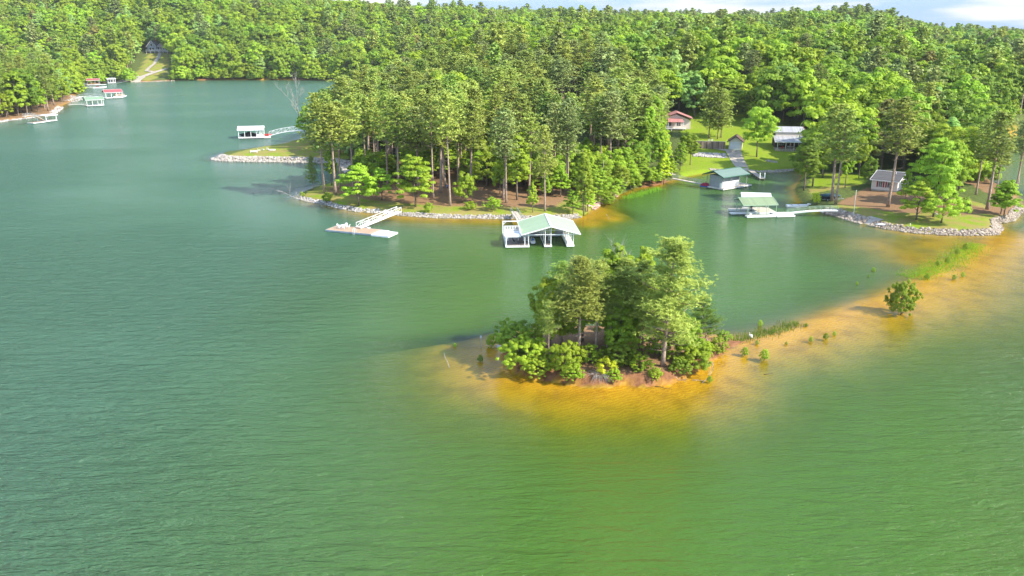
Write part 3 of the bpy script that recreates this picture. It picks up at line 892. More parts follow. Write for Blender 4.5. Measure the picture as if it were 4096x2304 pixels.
PROTO = {}
def make_broad(key, seed, H, R, base, ncl, nleaf, ls, shape='round', crs=1.0, rag=0.0):
    v, f, c = broad_crown(seed, H, R, base, ncl, nleaf, ls, shape, crs, rag)
    cm = np_mesh('crown', v, [f], [LEAF['mid']])
    tm = tubes(broad_trunk(seed, H, R, base, c)); tm.materials.append(BARK2)
    PROTO[key] = (cm, tm, H, R)
def make_pine(key, seed, H, R, bare, nbr, tufts, blades, bl, droop=0.0, bw=0.13, stubs=8, irr=0.55, spread=0.24):
    v, f, paths = pine_parts(seed, H, R, bare, nbr, tufts, blades, bl, droop, bw, stubs, irr, spread)
    cm = np_mesh('crown', v, [f], [NEEDLE['olive']])
    tm = tubes(paths); tm.materials.append(BARK)
    PROTO[key] = (cm, tm, H, R)
for i in range(6):
    make_pine('pine%d' % i, 100 + i, 25.0, 3.9 + 0.35 * (i % 3), [0.50, 0.44, 0.56, 0.40, 0.52, 0.47][i], 44, 13, 8, 0.42, bw=0.12)
for i in range(2):
    make_pine('lowpine%d' % i, 130 + i, 20.0, 4.6, 0.20, 52, 15, 8, 0.42, droop=0.12, bw=0.12)
for i in range(7):
    sh = ['round', 'round', 'layer', 'cone', 'round', 'layer', 'cone'][i]
    make_broad('broad%d' % i, 200 + i, 18.0, [5.2, 4.6, 5.4, 4.0, 6.0, 4.6, 4.4][i], [4.0, 5.0, 4.5, 3.0, 4.0, 3.5, 4.0][i], 120, 110, 0.26, sh, 0.88, 0.16)
for i in range(3):
    make_broad('sapling%d' % i, 240 + i, 9.0, [3.4, 2.9, 3.8][i], [1.2, 1.6, 0.9][i], 95, 100, 0.18, ['layer', 'cone', 'round'][i], 0.8, 0.22)

NCOUNT = {}
TREES = []   # (root, kind, shade, height, x, y, region)
def tree(key, x, y, h, shade, region, rz=None, wide=1.0, lean=(0, 0), z=None, label=None, group=None, parts=True, name=None, cat=None):
    cm, tm, H, R = PROTO[key]
    pine = 'pine' in key
    name = name or ('pine_tree' if pine else 'broadleaf_tree')
    z = gz(x, y) - 0.15 if z is None else z
    s = h / H
    root = bpy.data.objects.new(name, None); C.objects.link(root)
    root.location = (x, y, z)
    root.rotation_euler = (lean[0], lean[1], random.uniform(0, 6.28) if rz is None else rz)
    root.scale = (s * wide, s * wide, s)
    root['category'] = cat or 'tree'
    m = (NEEDLE if shade in NEEDLE and pine else LEAF)[shade]
    c = link('crown', cm, root); c.material_slots[0].link = 'OBJECT'; c.material_slots[0].material = m
    link('trunk', tm, root)
    if label: root['label'] = label
    if group: root['group'] = group
    TREES.append([root, 'pine' if pine else 'broadleaf', shade, h, x, y, region, label is not None])
    return root

# sight lines kept open: (x0, x1, y0, y1 in the photograph, distance of what is seen there)
VIEWS = [(2680, 2775, 430, 510, REDH[1] + 4), (2225, 2318, 395, 450, 366), (575, 672, 150, 250, 800), (2905, 2975, 535, 600, 285), (3090, 3245, 500, 612, 296), (3478, 3560, 690, 760, 232)]
def hides(x, y, z, h, r, bare=0.15):
    for (a, b, c, d, dist) in VIEWS:
        if y > dist: continue
        p0, q0 = to_px(x, y, z + h * bare); p1, q1 = to_px(x, y, z + h); rr = r * FOC / math.hypot(y, EYE)
        if p0 + rr > a and p0 - rr < b and q1 < d and q0 > c: return True
    return False

def on_px(px, py):
    x, y, z = G(px, py); return x, y

# ---- where trees may stand: keep clear of houses, lawns, paths and water
KEEP = []   # world polygons to avoid
def avoid(pts, z=1.5): KEEP.append(poly_w(pts, z))
avoid([(2740, 700), (2745, 600), (2775, 555), (2990, 550), (3100, 560), (3290, 570), (3265, 660), (3200, 700), (3000, 715)], 2.0)
KEEP.append([(98, 285), (122, 285), (122, 318), (98, 318)])
def avoid_round(px, py, r):
    x, y, z = G(px, py); KEEP.append([(x + r * math.cos(a * PI / 4), y + r * math.sin(a * PI / 4)) for a in range(8)])
avoid_round(2722, 505, 13); avoid_round(2700, 540, 8)
avoid([(3260, 880), (3290, 800), (3440, 770), (3480, 690), (3700, 690), (3760, 800), (3990, 830), (4030, 890), (3980, 950), (3500, 940)], 1.5)
avoid_round(2270, 468, 11)
avoid([(850, 660), (1290, 660), (1330, 520), (840, 540)], 0.8)
_cc = np.mean(np.array(CLEAR), 0)
KEEP.append([(_cc[0] + (p[0] - _cc[0]) * 1.25 + (6 if p[0] > _cc[0] else -6), _cc[1] + (p[1] - _cc[1]) * 1.12) for p in CLEAR])
PLACED = []
def free(x, y, r, smin=2.0):
    if gs(x, y) < smin: return False
    for K in KEEP:
        if bool(inside(np.array(x), np.array(y), K)): return False
    for (a, b, q) in PLACED:
        if (a - x) ** 2 + (b - y) ** 2 < (0.5 * (r + q)) ** 2 * 1.0: return False
    return True

# ---- hero trees --------------------------------------------------------------
# island (near): finer foliage
make_pine('ipine0', 301, 15.5, 3.0, 0.40, 50, 62, 12, 0.21, bw=0.055, stubs=16, irr=0.45, spread=0.22)
make_pine('ipine1', 302, 15.5, 3.0, 0.48, 36, 44, 12, 0.20, bw=0.05, stubs=20, irr=0.4, spread=0.18)
make_pine('ipine2', 303, 17.5, 4.6, 0.22, 54, 80, 12, 0.21, bw=0.055, stubs=16, irr=0.45, spread=0.145)
make_broad('ibroad0', 311, 10.0, 3.2, 1.0, 150, 190, 0.12, 'round', 0.75, 0.25)
make_broad('ibroad1', 312, 10.0, 2.7, 1.2, 140, 190, 0.12, 'cone', 0.75, 0.25)
make_broad('ibush0', 313, 4.0, 2.8, 0.1, 190, 120, 0.095, 'round', 0.5, 0.32)
make_broad('ibush1', 314, 4.0, 2.4, 0.0, 150, 120, 0.095, 'round', 0.5, 0.3)
def island(key, px, py, h, shade, label, wide=1.0, lean=(0, 0), name=None, cat=None, rz=None, z=None):
    x, y = on_px(px, py); PLACED.append((x, y, 2))
    return tree(key, x, y, h, shade, 'isl', rz=rz, wide=wide, lean=lean, label=label, name=name, cat=cat, z=z)
island('ipine1', 2195, 1465, 9.2, 'olive', 'thin short pine at the left end of the island, tufts of needles on bare limbs', 0.72)
island('ipine0', 2314, 1449, 14.8, 'olive', 'full olive pine left of the island centre with thick straight trunk', 0.98)
island('ipine1', 2382, 1422, 13.6, 'olive', 'island pine with rough trunk just right of the thick straight one', 0.95)
island('ipine1', 2420, 1430, 11.0, 'green', 'slender leaning pine in the middle of the island, trunk tilted right', 0.8, (0.0, 0.16))
island('ipine2', 2650, 1466, 17.6, 'olive', 'largest island pine, wide crown and pale limb reaching right over the sand', 1.12, (0.02, 0.05), rz=0.4)
island('ipine2', 2560, 1400, 13.0, 'green', 'dense green pine in the middle of the island behind the bank', 0.75)
island('ipine0', 2245, 1385, 12.5, 'green', 'dark green pine on the far left side of the island', 0.95)
island('ipine0', 2490, 1408, 13.5, 'olive', 'full pine in the middle of the island between the leaning pine and the largest pine', 1.0)
island('ibroad1', 2450, 1390, 15.0, 'bright', 'yellow-green pointed tree rising behind the island pines', 0.95)
island('ibroad1', 2565, 1380, 14.5, 'bright', 'narrow yellow-green tree with a spire top beside the largest island pine', 0.65)
island('ibroad0', 2200, 1395, 10.5, 'mid', 'rounded green tree at the far left of the island', 0.8)
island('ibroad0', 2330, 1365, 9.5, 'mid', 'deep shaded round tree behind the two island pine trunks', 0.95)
island('ibroad0', 2480, 1425, 7.5, 'mid', 'low round tree under the middle of the island pines', 0.9)
island('ibroad0', 2740, 1430, 6.2, 'mid', 'round green tree at the right foot of the largest island pine', 0.95)
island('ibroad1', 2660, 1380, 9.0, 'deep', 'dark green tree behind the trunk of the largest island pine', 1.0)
island('ipine2', 2830, 1392, 7.6, 'green', 'low spreading pine leaning right at the right end of the island', 1.25, (0.0, 0.32), rz=2.0)
for (px, py, h, sh, wd, lb) in ((2105, 1462, 3.9, 'mid', 1.05, 'large layered green bush overhanging the left end of the island'),
        (2065, 1405, 4.2, 'deep', 0.95, 'dark green bush at the back left edge of the island'),
        (2260, 1480, 3.8, 'mid', 0.85, 'leafy green bush between the thin pine and the thick island pine'),
        (2360, 1450, 2.6, 'mid', 0.9, 'low green bush behind the bare twiggy bush on the bank'),
        (2560, 1478, 2.0, 'mid', 1.2, 'low spreading bush on the eroded bank left of the largest island pine'),
        (2640, 1420, 3.0, 'bright', 0.9, 'bright green bush beside the base of the largest island pine'),
        (2770, 1470, 3.4, 'green2', 1.0, 'feathery green bush hanging over the sand right of the largest island pine'),
        (2815, 1425, 2.2, 'mid', 1.0, 'mid green bush on the pink sand at the right of the island'),
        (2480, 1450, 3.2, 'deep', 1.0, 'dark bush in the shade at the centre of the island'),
        (2150, 1502, 2.4, 'mid', 1.1, 'low green bush at the front left foot of the island bank'),
        (2290, 1515, 2.0, 'mid', 1.1, 'small leafy bush on the bank below the thick island pine'),
        (2455, 1520, 1.5, 'mid', 1.1, 'small green bush on the red bank right of the bare twiggy bush'),
        (2620, 1512, 1.4, 'mid', 1.0, 'little bush on the bank below the largest island pine'),
        (2720, 1495, 2.2, 'deep', 1.0, 'dark bush at the right foot of the island bank'),
        (2500, 1350, 3.6, 'mid', 1.1, 'green bush at the rear water edge of the island')):
    island('ibush0' if h > 3 else 'ibush1', px, py, h, 'mid' if sh == 'green2' else sh, lb, wd, name='bush', cat='bush')
for (px, py, h, sh, lb) in ((2895, 1362, 1.5, 'bright', 'bright lime bush farthest right on the island end'),
        (2870, 1405, 1.9, 'bright', 'round bright lime bush at the water edge of the island end'),
        (2800, 1395, 1.5, 'bright', 'bright lime bush on the island nearest the spreading pine')):
    island('ibush1', px, py, h, 'yellow' if sh == 'lime' else sh, lb, 1.15, name='bush', cat='bush')

# lone shrub and small bushes standing in the shallows
island('ibush0', 3603, 1254, 5.6, 'mid', 'lone olive-green leafy shrub standing on the sandbar with a shadow beside it', 0.52, name='shrub', cat='bush', z=-0.3)
for k, (px, py, h, sh, lb) in enumerate(((3057, 1440, 1.6, 'bright', 'round bright green bush standing in shallow water, largest of those off the sandbar'),
        (2979, 1422, 1.3, 'mid', 'leggy green bush in shallow water left of the round bright one'),
        (3027, 1378, 0.7, 'bright', 'small green bush just right of the white egret'),
        (3145, 1378, 0.5, 'bright', 'tiny green bush alone in the shallows below the reeds'),
        (3243, 1366, 0.8, 'bright', 'small bush in the shallows, left of a close pair'),
        (3303, 1357, 1.0, 'mid', 'taller of a close pair of small bushes on the sandbar'),
        (3337, 1341, 0.7, 'bright', 'shorter of a close pair of small bushes on the sandbar'),
        (3224, 1306, 0.6, 'mid', 'flat little plant on the sandbar at the end of the reeds'),
        (1965, 1387, 1.9, 'mid', 'green bush in the shallows left of the island near the white marker post'),
        (1922, 1446, 1.0, 'deep', 'small dark bush in shaded shallows left of the island'),
        (1820, 1387, 0.6, 'bright', 'tiny green sprig farthest left of the island'),
        (2838, 1528, 0.9, 'mid', 'small green sprout among forked driftwood right of the island'),
        (3040, 1304, 1.0, 'bright', 'green tuft in the water behind the reeds near the egret'),
        (3850, 1108, 1.0, 'bright', 'small bright bush in water right of the marsh grass'),
        (3815, 1118, 1.0, 'bright', 'bright bush beside the marsh grass, left of its neighbour'),
        (3708, 1116, 1.2, 'bright', 'bright bush at the lower edge of the marsh grass'),
        (3790, 1052, 1.3, 'bright', 'bright leafy clump in the middle of the marsh grass'),
        (3830, 1018, 1.3, 'bright', 'bright leafy clump near the upper end of the marsh grass'),
        (3860, 998, 1.4, 'bright', 'bright leafy clump at the top end of the marsh grass'),
        (3750, 1062, 1.0, 'mid', 'mid green clump in the marsh grass, left of the brightest clump'),
        (3493, 1087, 0.9, 'bright', 'small upright sprig in the shallows left of the marsh grass'),
        (3473, 1107, 0.5, 'mid', 'tiny sprig below the upright one left of the marsh grass'),
        (3428, 1138, 0.6, 'mid', 'tiny sprig in the olive shallows above the sandbar'))):
    island('ibush1', px, py, h, sh, lb, 0.62, name='bush', cat='bush', z=-0.12)

# headland front row ------------------------------------------------------------
def hl(key, px, py, h, shade, wide=1.0, lean=(0, 0), label=None, region='head'):
    x, y = on_px(px, py); PLACED.append((x, y, 3.2))
    return tree(key, x, y, h, shade, region, wide=wide, lean=lean, label=label)
hl('pine3', 1299, 772, 27, 'olive', 0.95, (0, -0.03), 'tall pine nearest the left tip of the headland, long bare trunk')
hl('pine1', 1413, 765, 26, 'olive', 0.9, (0, -0.03), 'tall pine standing in the yellow-green tree left of the swim dock gangway')
hl('lowpine0', 1252, 757, 9.5, 'green', 0.8, (0, 0), 'small dark pine over the water at the headland left tip')
hl('broad3', 1327, 742, 11.5, 'deep', 0.8, (0, 0), 'dark green tree beside the small dark pine at the headland tip')
hl('pine4', 1361, 752, 24, 'olive', 0.9)
for (px, py, h) in ((1462, 735, 25), (1500, 728, 24), (1512, 718, 25), (1551, 745, 26), (1565, 712, 24), (1575, 712, 25), (1645, 690, 25), (1620, 705, 24), (1690, 690, 25), (1697, 695, 22)):
    hl('pine%d' % random.randrange(6), px, py, h, random.choice(['olive', 'olive', 'green']), random.uniform(.8, .95))
hl('pine0', 1733, 792, 27, 'olive', 0.8, (0, -0.015), 'straight slim pine left of the front pine above the grass bank')
hl('pine5', 1780, 750, 26, 'green', 0.85)
hl('pine2', 1801, 823, 28, 'olive', 0.8, (0, 0.05), 'front pine leaning right with its foot on the grass bank')
for (px, py, h) in ((1845, 705, 26), (1900, 700, 25), (1985, 690, 26), (2012, 800, 25), (2025, 812, 24), (2180, 845, 21), (2177, 720, 25), (2190, 715, 24), (2208, 770, 24), (2262, 770, 25), (2272, 770, 24), (2285, 700, 24), (2215, 730, 25)):
    hl('pine%d' % random.randrange(6), px, py, h, random.choice(['olive', 'olive', 'green', 'grey']), random.uniform(.8, .98), (0, random.uniform(-.03, .04)))
hl('sapling0', 1435, 822, 10.5, 'bright', 1.15, label='broad yellow-green tree with layered boughs at the left of the headland bank')
hl('sapling0', 1528, 800, 8.5, 'bright', 0.9, label='drooping yellow-green tree left of the head of the white gangway')
hl('sapling0', 1662, 828, 13.0, 'bright', 1.0, label='largest yellow-green tree on the headland bank, just right of the gangway')
hl('sapling2', 1865, 812, 8.0, 'bright', 0.75, label='small green tree alone right of the front leaning pine')
hl('broad5', 2068, 800, 17.5, 'mid', 0.85, label='big green broadleaf behind the twin pine trunks right of the headland bank')
hl('sapling1', 2000, 775, 8.5, 'bright', 0.9, label='green sapling between the small green tree and the big broadleaf on the headland')
hl('broad3', 2335, 862, 15.5, 'bright', 0.8, (0, -0.03), 'bright green tree leaning over the rocks above the mint roofed dock')
hl('sapling0', 2290, 855, 6.0, 'bright', 0.9, label='low bright tree beside the water at the headland right corner')
hl('sapling1', 2130, 850, 7.5, 'bright', 0.7, label='thin yellow-green sapling above the rocks behind the dock gangway')
hl('sapling1', 2182, 800, 7.0, 'bright', 0.7, label='thin sapling right of the dock gangway head')
hl('sapling0', 2390, 800, 8.5, 'bright', 0.95, label='bright tree over the bank at the start of the cove')
hl('sapling2', 2500, 745, 7.5, 'mid', 1.1, label='rounded green tree low on the cove bank')
hl('sapling0', 2405, 765, 9.0, 'mid', 1.0, label='layered green tree beside the pale bare stub trunk on the cove bank')
hl('sapling2', 2440, 810, 3.6, 'russet', 0.9, label='brownish bush hanging over the orange shallows at the cove mouth')
hl('sapling1', 2560, 715, 8.5, 'mid', 1.1)
for (px, py, h, k, sh, w_) in ((2350, 846, 6, 'sapling0', 'bright', 1.0), (2452, 792, 6, 'sapling2', 'mid', 1.1), (2480, 770, 7.5, 'sapling0', 'mid', 1.1), (2522, 756, 6, 'sapling2', 'bright', 1.2), (2565, 742, 6.5, 'sapling0', 'mid', 1.2),
        (2602, 738, 5, 'sapling2', 'mid', 1.3), (2640, 730, 5.5, 'sapling0', 'bright', 1.2), (2685, 712, 6, 'sapling1', 'mid', 1.2), (2420, 818, 4, 'sapling2', 'mid', 1.2), (2545, 728, 10, 'broad2', 'mid', 0.9), (2500, 735, 11, 'broad5', 'bright', 0.9)):
    hl(k, px, py, h, sh, w_, region='cove')
for (px, py, h, k, sh) in ((2590, 690, 20, 'broad3', 'bright'), (2640, 700, 14, 'broad6', 'bright'), (2655, 735, 9, 'sapling1', 'yellow'), (2720, 680, 9, 'broad5', 'bright'), (2570, 690, 17, 'broad1', 'mid'), (2650, 690, 13, 'broad3', 'yellow'),
        (2760, 660, 10, 'broad2', 'mid'), (2740, 640, 9.5, 'broad0', 'mid'), (2610, 650, 22, 'broad6', 'bright')):
    hl(k, px, py, h, sh, 0.85, region='cove')
hl('sapling2', 1880, 838, 2.2, 'mid', 1.5, label='low spreading bush above the stones left of the mint roofed dock')
hl('sapling2', 1975, 842, 3.4, 'bright', 1.3, label='spreading green bush above the stones behind the mint roofed dock')
hl('sapling2', 1310, 812, 3.0, 'deep', 0.9, label='dark bush on the stones near the left tip of the headland')
hl('sapling2', 1715, 850, 2.6, 'mid', 0.9, label='small green bush at the water edge right of the gangway head')
hl('sapling2', 1208, 788, 1.6, 'bright', 0.9, label='little bright bush at the very tip of the headland')
for r in TREES:
    if r[3] < 4 and r[6] == 'head' : r[0].name = 'bush'; r[0]['category'] = 'bush'

# cove and right point -----------------------------------------------------------
hl('broad4', 3026, 628, 16.5, 'bright', 0.95, label='round bright green tree on the lawn between the shed and the porch house', region='cove')
hl('lowpine1', 2835, 552, 19, 'olive', 1.0, label='left pine of the group on the upper lawn beside the wooden wall', region='cove')
hl('lowpine0', 2870, 556, 18, 'green', 0.9, label='middle pine of the group on the upper lawn left of the shed', region='cove')
hl('lowpine1', 2884, 550, 18, 'olive', 0.95, label='right pine of the group on the upper lawn, nearest the shed', region='cove')
hl('pine3', 3327, 805, 25, 'olive', 1.15, (0, -0.01), 'left of the two pines standing over the dark covered boat', region='point')
hl('pine1', 3342, 817, 24, 'olive', 1.0, (0, 0.02), 'right of the two pines standing over the dark covered boat', region='point')
hl('pine5', 3551, 828, 27, 'olive', 1.15, (0, 0.02), 'tall pine with thick trunk in front of the beige house', region='point')
hl('pine3', 3672, 652, 26, 'olive', 1.1, label='tall pine rising behind the beige house roof', region='point')
hl('pine1', 3948, 838, 24, 'olive', 1.15, (0, 0.02), 'tall pine near the right stone corner of the point', region='point')
hl('pine2', 4060, 770, 20, 'grey', 0.9, (0, 0.05), 'thin grey pine leaning at the right edge by the channel', region='point')
hl('pine4', 4075, 740, 22, 'grey', 0.9, (0, 0.04), 'second thin pine by the channel, farthest right', region='point')
hl('pine0', 3903, 780, 20, 'green', 0.9, region='point')
hl('pine4', 3975, 818, 18, 'grey', 0.8, region='point')
hl('sapling0', 3665, 880, 9.5, 'mid', 1.15, label='layered green tree on the lawn in front of the beige house', region='point')
hl('broad2', 3733, 868, 18.5, 'bright', 0.88, label='big bright broadleaf in the middle of the point lawn', region='point')
hl('sapling2', 3765, 891, 8.5, 'bright', 1.1, label='small leaning tree nearest the water on the point lawn', region='point')
hl('broad6', 3790, 830, 17, 'bright', 0.85, label='yellow-green tree behind the big bright one on the point', region='point')
hl('sapling2', 3855, 845, 3.6, 'deep', 0.8, label='dark cone shaped shrub on the point lawn', region='point')
hl('sapling0', 4015, 868, 9, 'mid', 0.95, label='green tree over the rocks at the far right of the point', region='point')
hl('sapling1', 4003, 856, 8, 'mid', 0.9, region='point')
hl('broad5', 3215, 762, 15, 'deep', 0.95, label='dark leafy tree hanging over the water behind the boat dock', region='point')
hl('broad2', 3250, 745, 15.5, 'mid', 0.9, label='green tree on the cove shore left of the covered boat', region='point')
hl('sapling2', 3262, 818, 3.2, 'yellow', 0.75, label='small yellow-green bush by the head of the green gangway', region='point')
for (px, py, h, k, sh) in ((3290, 712, 16, 'broad4', 'mid'), (3362, 703, 17, 'broad0', 'deep'), (3435, 688, 18, 'broad1', 'mid'), (3520, 664, 19, 'broad4', 'bright'), (3605, 664, 20, 'broad6', 'mid'), (3705, 705, 18, 'broad0', 'mid'),
        (3835, 762, 17, 'broad4', 'mid'), (3875, 722, 18, 'broad1', 'deep'), (3240, 690, 14, 'broad5', 'deep'), (3765, 740, 17, 'broad2', 'mid')):
    hl(k, px, py, h, sh, 1.05, region='point')
hl('broad3', 3380, 752, 13, 'mid', 0.75, region='point')
hl('broad1', 3435, 712, 12, 'mid', 0.75, region='point')
hl('sapling2', 3475, 740, 8, 'deep', 0.6, label='dark shrub at the left corner of the beige house', region='point')
hl('broad6', 3620, 795, 8, 'mid', 0.7, region='point')
for r in TREES:
    if r[3] < 4 and r[6] == 'point': r[0].name = 'bush'; r[0]['category'] = 'bush'
# dead tree with a green lower half, finger pines
hl('lowpine0', 1240, 575, 9, 'green', 0.8, region='fing')
hl('pine3', 1310, 600, 21, 'olive', 1.0, region='fing')
hl('pine0', 1390, 590, 22, 'olive', 1.0, region='fing')
hl('lowpine1', 1350, 565, 17, 'olive', 1.0, region='fing')
# far house clearing
hl('pine1', 648, 209, 27, 'grey', 1.3, label='tall pale-trunked tree in front of the blue-grey gabled hill house', region='far')

# ---- scattered woods -------------------------------------------------------------
def scatter(poly, n, r, pick, smin=2.5, region='head', tries=30000, inframe=True):
    xs = [p[0] for p in poly]; ys = [p[1] for p in poly]
    k = 0; t = 0
    while k < n and t < tries:
        t += 1
        x = random.uniform(min(xs), max(xs)); y = random.uniform(min(ys), max(ys))
        if not bool(inside(np.array(x), np.array(y), poly)): continue
        if inframe:
            px, py = to_px(x, y, gz(x, y) + 12)
            if px < -180 or px > 4280: continue
        if not free(x, y, r, smin): continue
        key, h, sh, wd = pick(x, y)
        if hides(x, y, gz(x, y), h, PROTO[key][3] * h / PROTO[key][2] * wd * 0.8, 0.4 if 'pine' in key else 0.15): continue
        PLACED.append((x, y, r)); k += 1
        tree(key, x, y, h, sh, region, wide=wd, lean=(random.uniform(-.025, .025), random.uniform(-.025, .025)))
    return k
def pk_pine(x, y):
    return 'pine%d' % random.randrange(6), random.uniform(21, 27.5), random.choice(['olive', 'olive', 'olive', 'olive', 'green', 'grey']), random.uniform(1.0, 1.3)
def pk_under(x, y):
    return random.choice(['sapling0', 'sapling1', 'sapling2', 'broad3']), random.uniform(6.5, 11), random.choice(['mid', 'deep', 'mid', 'bright']), random.uniform(.9, 1.15)
def pk_mixed(x, y):
    if random.random() < 0.08:
        return 'pine%d' % random.randrange(6), random.uniform(19, 24), random.choice(['olive', 'green', 'grey']), random.uniform(1.1, 1.35)
    return 'broad%d' % random.choice([0, 0, 1, 1, 2, 4, 4, 5, 3, 6]), random.uniform(12, 19), random.choice(['mid', 'mid', 'deep', 'bright', 'bright', 'pale']), random.uniform(1.1, 1.4)
HWOOD = WP([(1280, 800), (1400, 660)]) + [(-62, 300), (-68, 360), (-66, 430), (-55, 480), (45, 400), (60, 320)] + WP([(2700, 690), (2560, 745), (2420, 800), (2330, 850), (1900, 820), (1600, 820)])
n_a = scatter(HWOOD, 190, 4.9, pk_pine, 6.0, 'head')
n_b = scatter(poly_w([(1420, 740), (1450, 690), (2560, 680), (2560, 730), (2300, 790), (1700, 740)], 1.5), 95, 3.3, pk_under, 4.0, 'head')
COVEW = [(48, 262), (56, 300), (58, 420), (150, 470), (330, 420), (150, 262), (138, 240), (118, 215), (96, 222), (84, 232), (88, 255), (110, 300), (80, 330)]
n_c = scatter(COVEW, 105, 6.6, pk_mixed, 2.5, 'slope')
LWOOD = [(-275, 430)] + WP([(-200, 500), (0, 487), (140, 468), (215, 455), (245, 425), (290, 405), (300, 385), (315, 372), (330, 340)]) + [(-350, 745), (-420, 700), (-420, 430)]
def pk_left(x, y):
    if y < 560 or random.random() < 0.3: return 'pine%d' % random.randrange(6), random.uniform(22, 28), random.choice(['olive', 'green', 'grey']), random.uniform(.95, 1.2)
    return 'broad%d' % random.randrange(7), random.uniform(15, 22), random.choice(['bright', 'mid', 'bright', 'deep']), random.uniform(.9, 1.2)
n_d = scatter(LWOOD, 75, 6.5, pk_left, 3.0, 'leftw')
SLOPE2 = [(-80, 470), (-50, 560), (60, 560), (230, 520), (330, 470), (150, 440), (58, 400), (45, 380), (-40, 460)]
n_e = 0
print('trees', n_a, n_b, n_c, n_d, n_e, 'total', len(TREES))

# ---- the wooded hills beyond: far too many to count, one mass of instanced trees ----
far_col = bpy.data.collections.new('far_tree_kinds')     # library collection, not linked to the scene
FARK = []
def far_kind(key, kind, seed, shade):
    if kind == 'pine':
        v, f, paths = pine_parts(seed, 23, 4.2, 0.42, 30, 9, 5, 0.62, bw=0.30, stubs=2)
        mats = [NEEDLE[shade], BARK]
    else:
        v, f, c = broad_crown(seed, 18, 6.0, 2.0, 64, 56, 0.50, 'cone' if seed % 5 == 0 else 'round', 0.9, 0.15)
        paths = broad_trunk(seed, 18, 5.6, 2.5, c, 3)
        mats = [LEAF[shade], BARK2]
    tm = tubes(paths, 5)
    tv = np.zeros(len(tm.vertices) * 3, dtype=np.float32); tm.vertices.foreach_get('co', tv); tv = tv.reshape(-1, 3)
    tf = [np.array([[i + len(v) for i in p.vertices]]) for p in tm.polygons if len(p.vertices) == 4]
    me = np_mesh(key, np.concatenate([v, tv]), [f, np.concatenate(tf)], mats, np.concatenate([np.zeros(len(f)), np.ones(len(tf))]))
    o = bpy.data.objects.new(key, me); far_col.objects.link(o); FARK.append(o)
k_ = 0
for shade, kind in (('mid', 'b'), ('mid', 'b'), ('bright', 'b'), ('deep', 'b'), ('bright', 'b'), ('pale', 'b'), ('deep', 'b'), ('olive', 'pine'), ('grey', 'pine'), ('green', 'pine'), ('russet', 'b')):
    far_kind('k%02d' % k_, kind, 400 + k_, shade); k_ += 1
v, f, c = broad_crown(460, 8, 4.6, -0.5, 70, 60, 0.40, 'round', 0.8, 0.2)
for sh_ in ('bright', 'mid'):
    o = bpy.data.objects.new('k%02d' % k_, np_mesh('low_growth', v, [f], [LEAF[sh_]])); far_col.objects.link(o); k_ += 1
cellp = {}
def far_ok(x, y, r):
    cx, cy = int(x // 10), int(y // 10)
    for a in (-1, 0, 1):
        for b in (-1, 0, 1):
            for (p, q) in cellp.get((cx + a, cy + b), ()):
                if (p - x) ** 2 + (q - y) ** 2 < r * r: return False
    return True
for (x, y, q) in PLACED: cellp.setdefault((int(x // 10), int(y // 10)), []).append((x, y))
NF = 150000
fy = 250 + 2400 * rng.uniform(0, 1, NF) ** 1.6; fx = rng.uniform(-0.75, 0.75, NF) * (fy + 60)
fz = interp(ZZ, fx, fy); fs = interp(SS, fx, fy)
fpx, fpy = to_px(fx, fy, fz + 14)
ok = (fs > 3.0) & (fpx > -500) & (fpx < 4600)
for K in KEEP: ok &= ~inside(fx, fy, K)
done_polys = [HWOOD, COVEW, LWOOD, SLOPE2]
ok &= ~(inside(fx, fy, HEADP) & (fy < 300))
ok &= ~((fx < 150) & (fx > 60) & (fy < 262))
pts = []
for x, y, z in zip(fx[ok], fy[ok], fz[ok]):
    r = 6.6 if y < 600 else (7.6 if y < 1300 else 10)
    if y < 560 and x < 400: r = 6.6
    if not far_ok(x, y, r): continue
    if y < 870 and hides(x, y, z, 19, 5.5): continue
    cellp.setdefault((int(x // 10), int(y // 10)), []).append((x, y)); pts.append((x, y, z - 0.3))
pts = np.array(pts)
print('far trees', len(pts))
fm = bpy.data.meshes.new('far_forest'); fm.vertices.add(len(pts)); fm.vertices.foreach_set('co', pts.astype(np.float32).ravel())
pat = vnoise(pts[:, 0] * 0.011 + 40, pts[:, 1] * 0.011)
isp = rng.uniform(0, 1, len(pts)) < (0.05 + 0.22 * sstep(0.5, 0.8, pat))
pat2 = vnoise(pts[:, 0] * 0.02 + 90, pts[:, 1] * 0.02 + 7)
idx = np.where(isp, 7 + rng.integers(0, 3, len(pts)), np.where(rng.uniform(0, 1, len(pts)) < 0.5, np.clip((pat2 * 7).astype(int), 0, 6), rng.integers(0, 7, len(pts))))
idx = np.where(rng.uniform(0, 1, len(pts)) < 0.025, 10, idx)
# leafy growth down to the banks
sx = rng.uniform(-700, 700, 60000); sy = rng.uniform(240, 1000, 60000); ssd = interp(SS, sx, sy)
sok = (ssd > 1.0) & (ssd < 7) & ((sy > 600) | (sx > 130))
for K in KEEP: sok &= ~inside(sx, sy, K)
grid_ = set(); low = []
for x, y in zip(sx[sok], sy[sok]):
    q_ = (int(x // 4.5), int(y // 4.5))
    if q_ in grid_: continue
    grid_.add(q_); low.append((x, y, gz(x, y) - 0.2))
low = np.array(low); nlow = len(low)
pts = np.concatenate([pts, low]); fm.clear_geometry(); fm.vertices.add(len(pts)); fm.vertices.foreach_set('co', pts.astype(np.float32).ravel())
idx = np.concatenate([idx, 11 + rng.integers(0, 2, nlow)])
print('far total', len(pts))
a = fm.attributes.new('kind_index', 'INT', 'POINT'); a.data.foreach_set('value', idx.astype(np.int32))
a = fm.attributes.new('turn', 'FLOAT', 'POINT'); a.data.foreach_set('value', rng.uniform(0, 6.28, len(pts)).astype(np.float32))
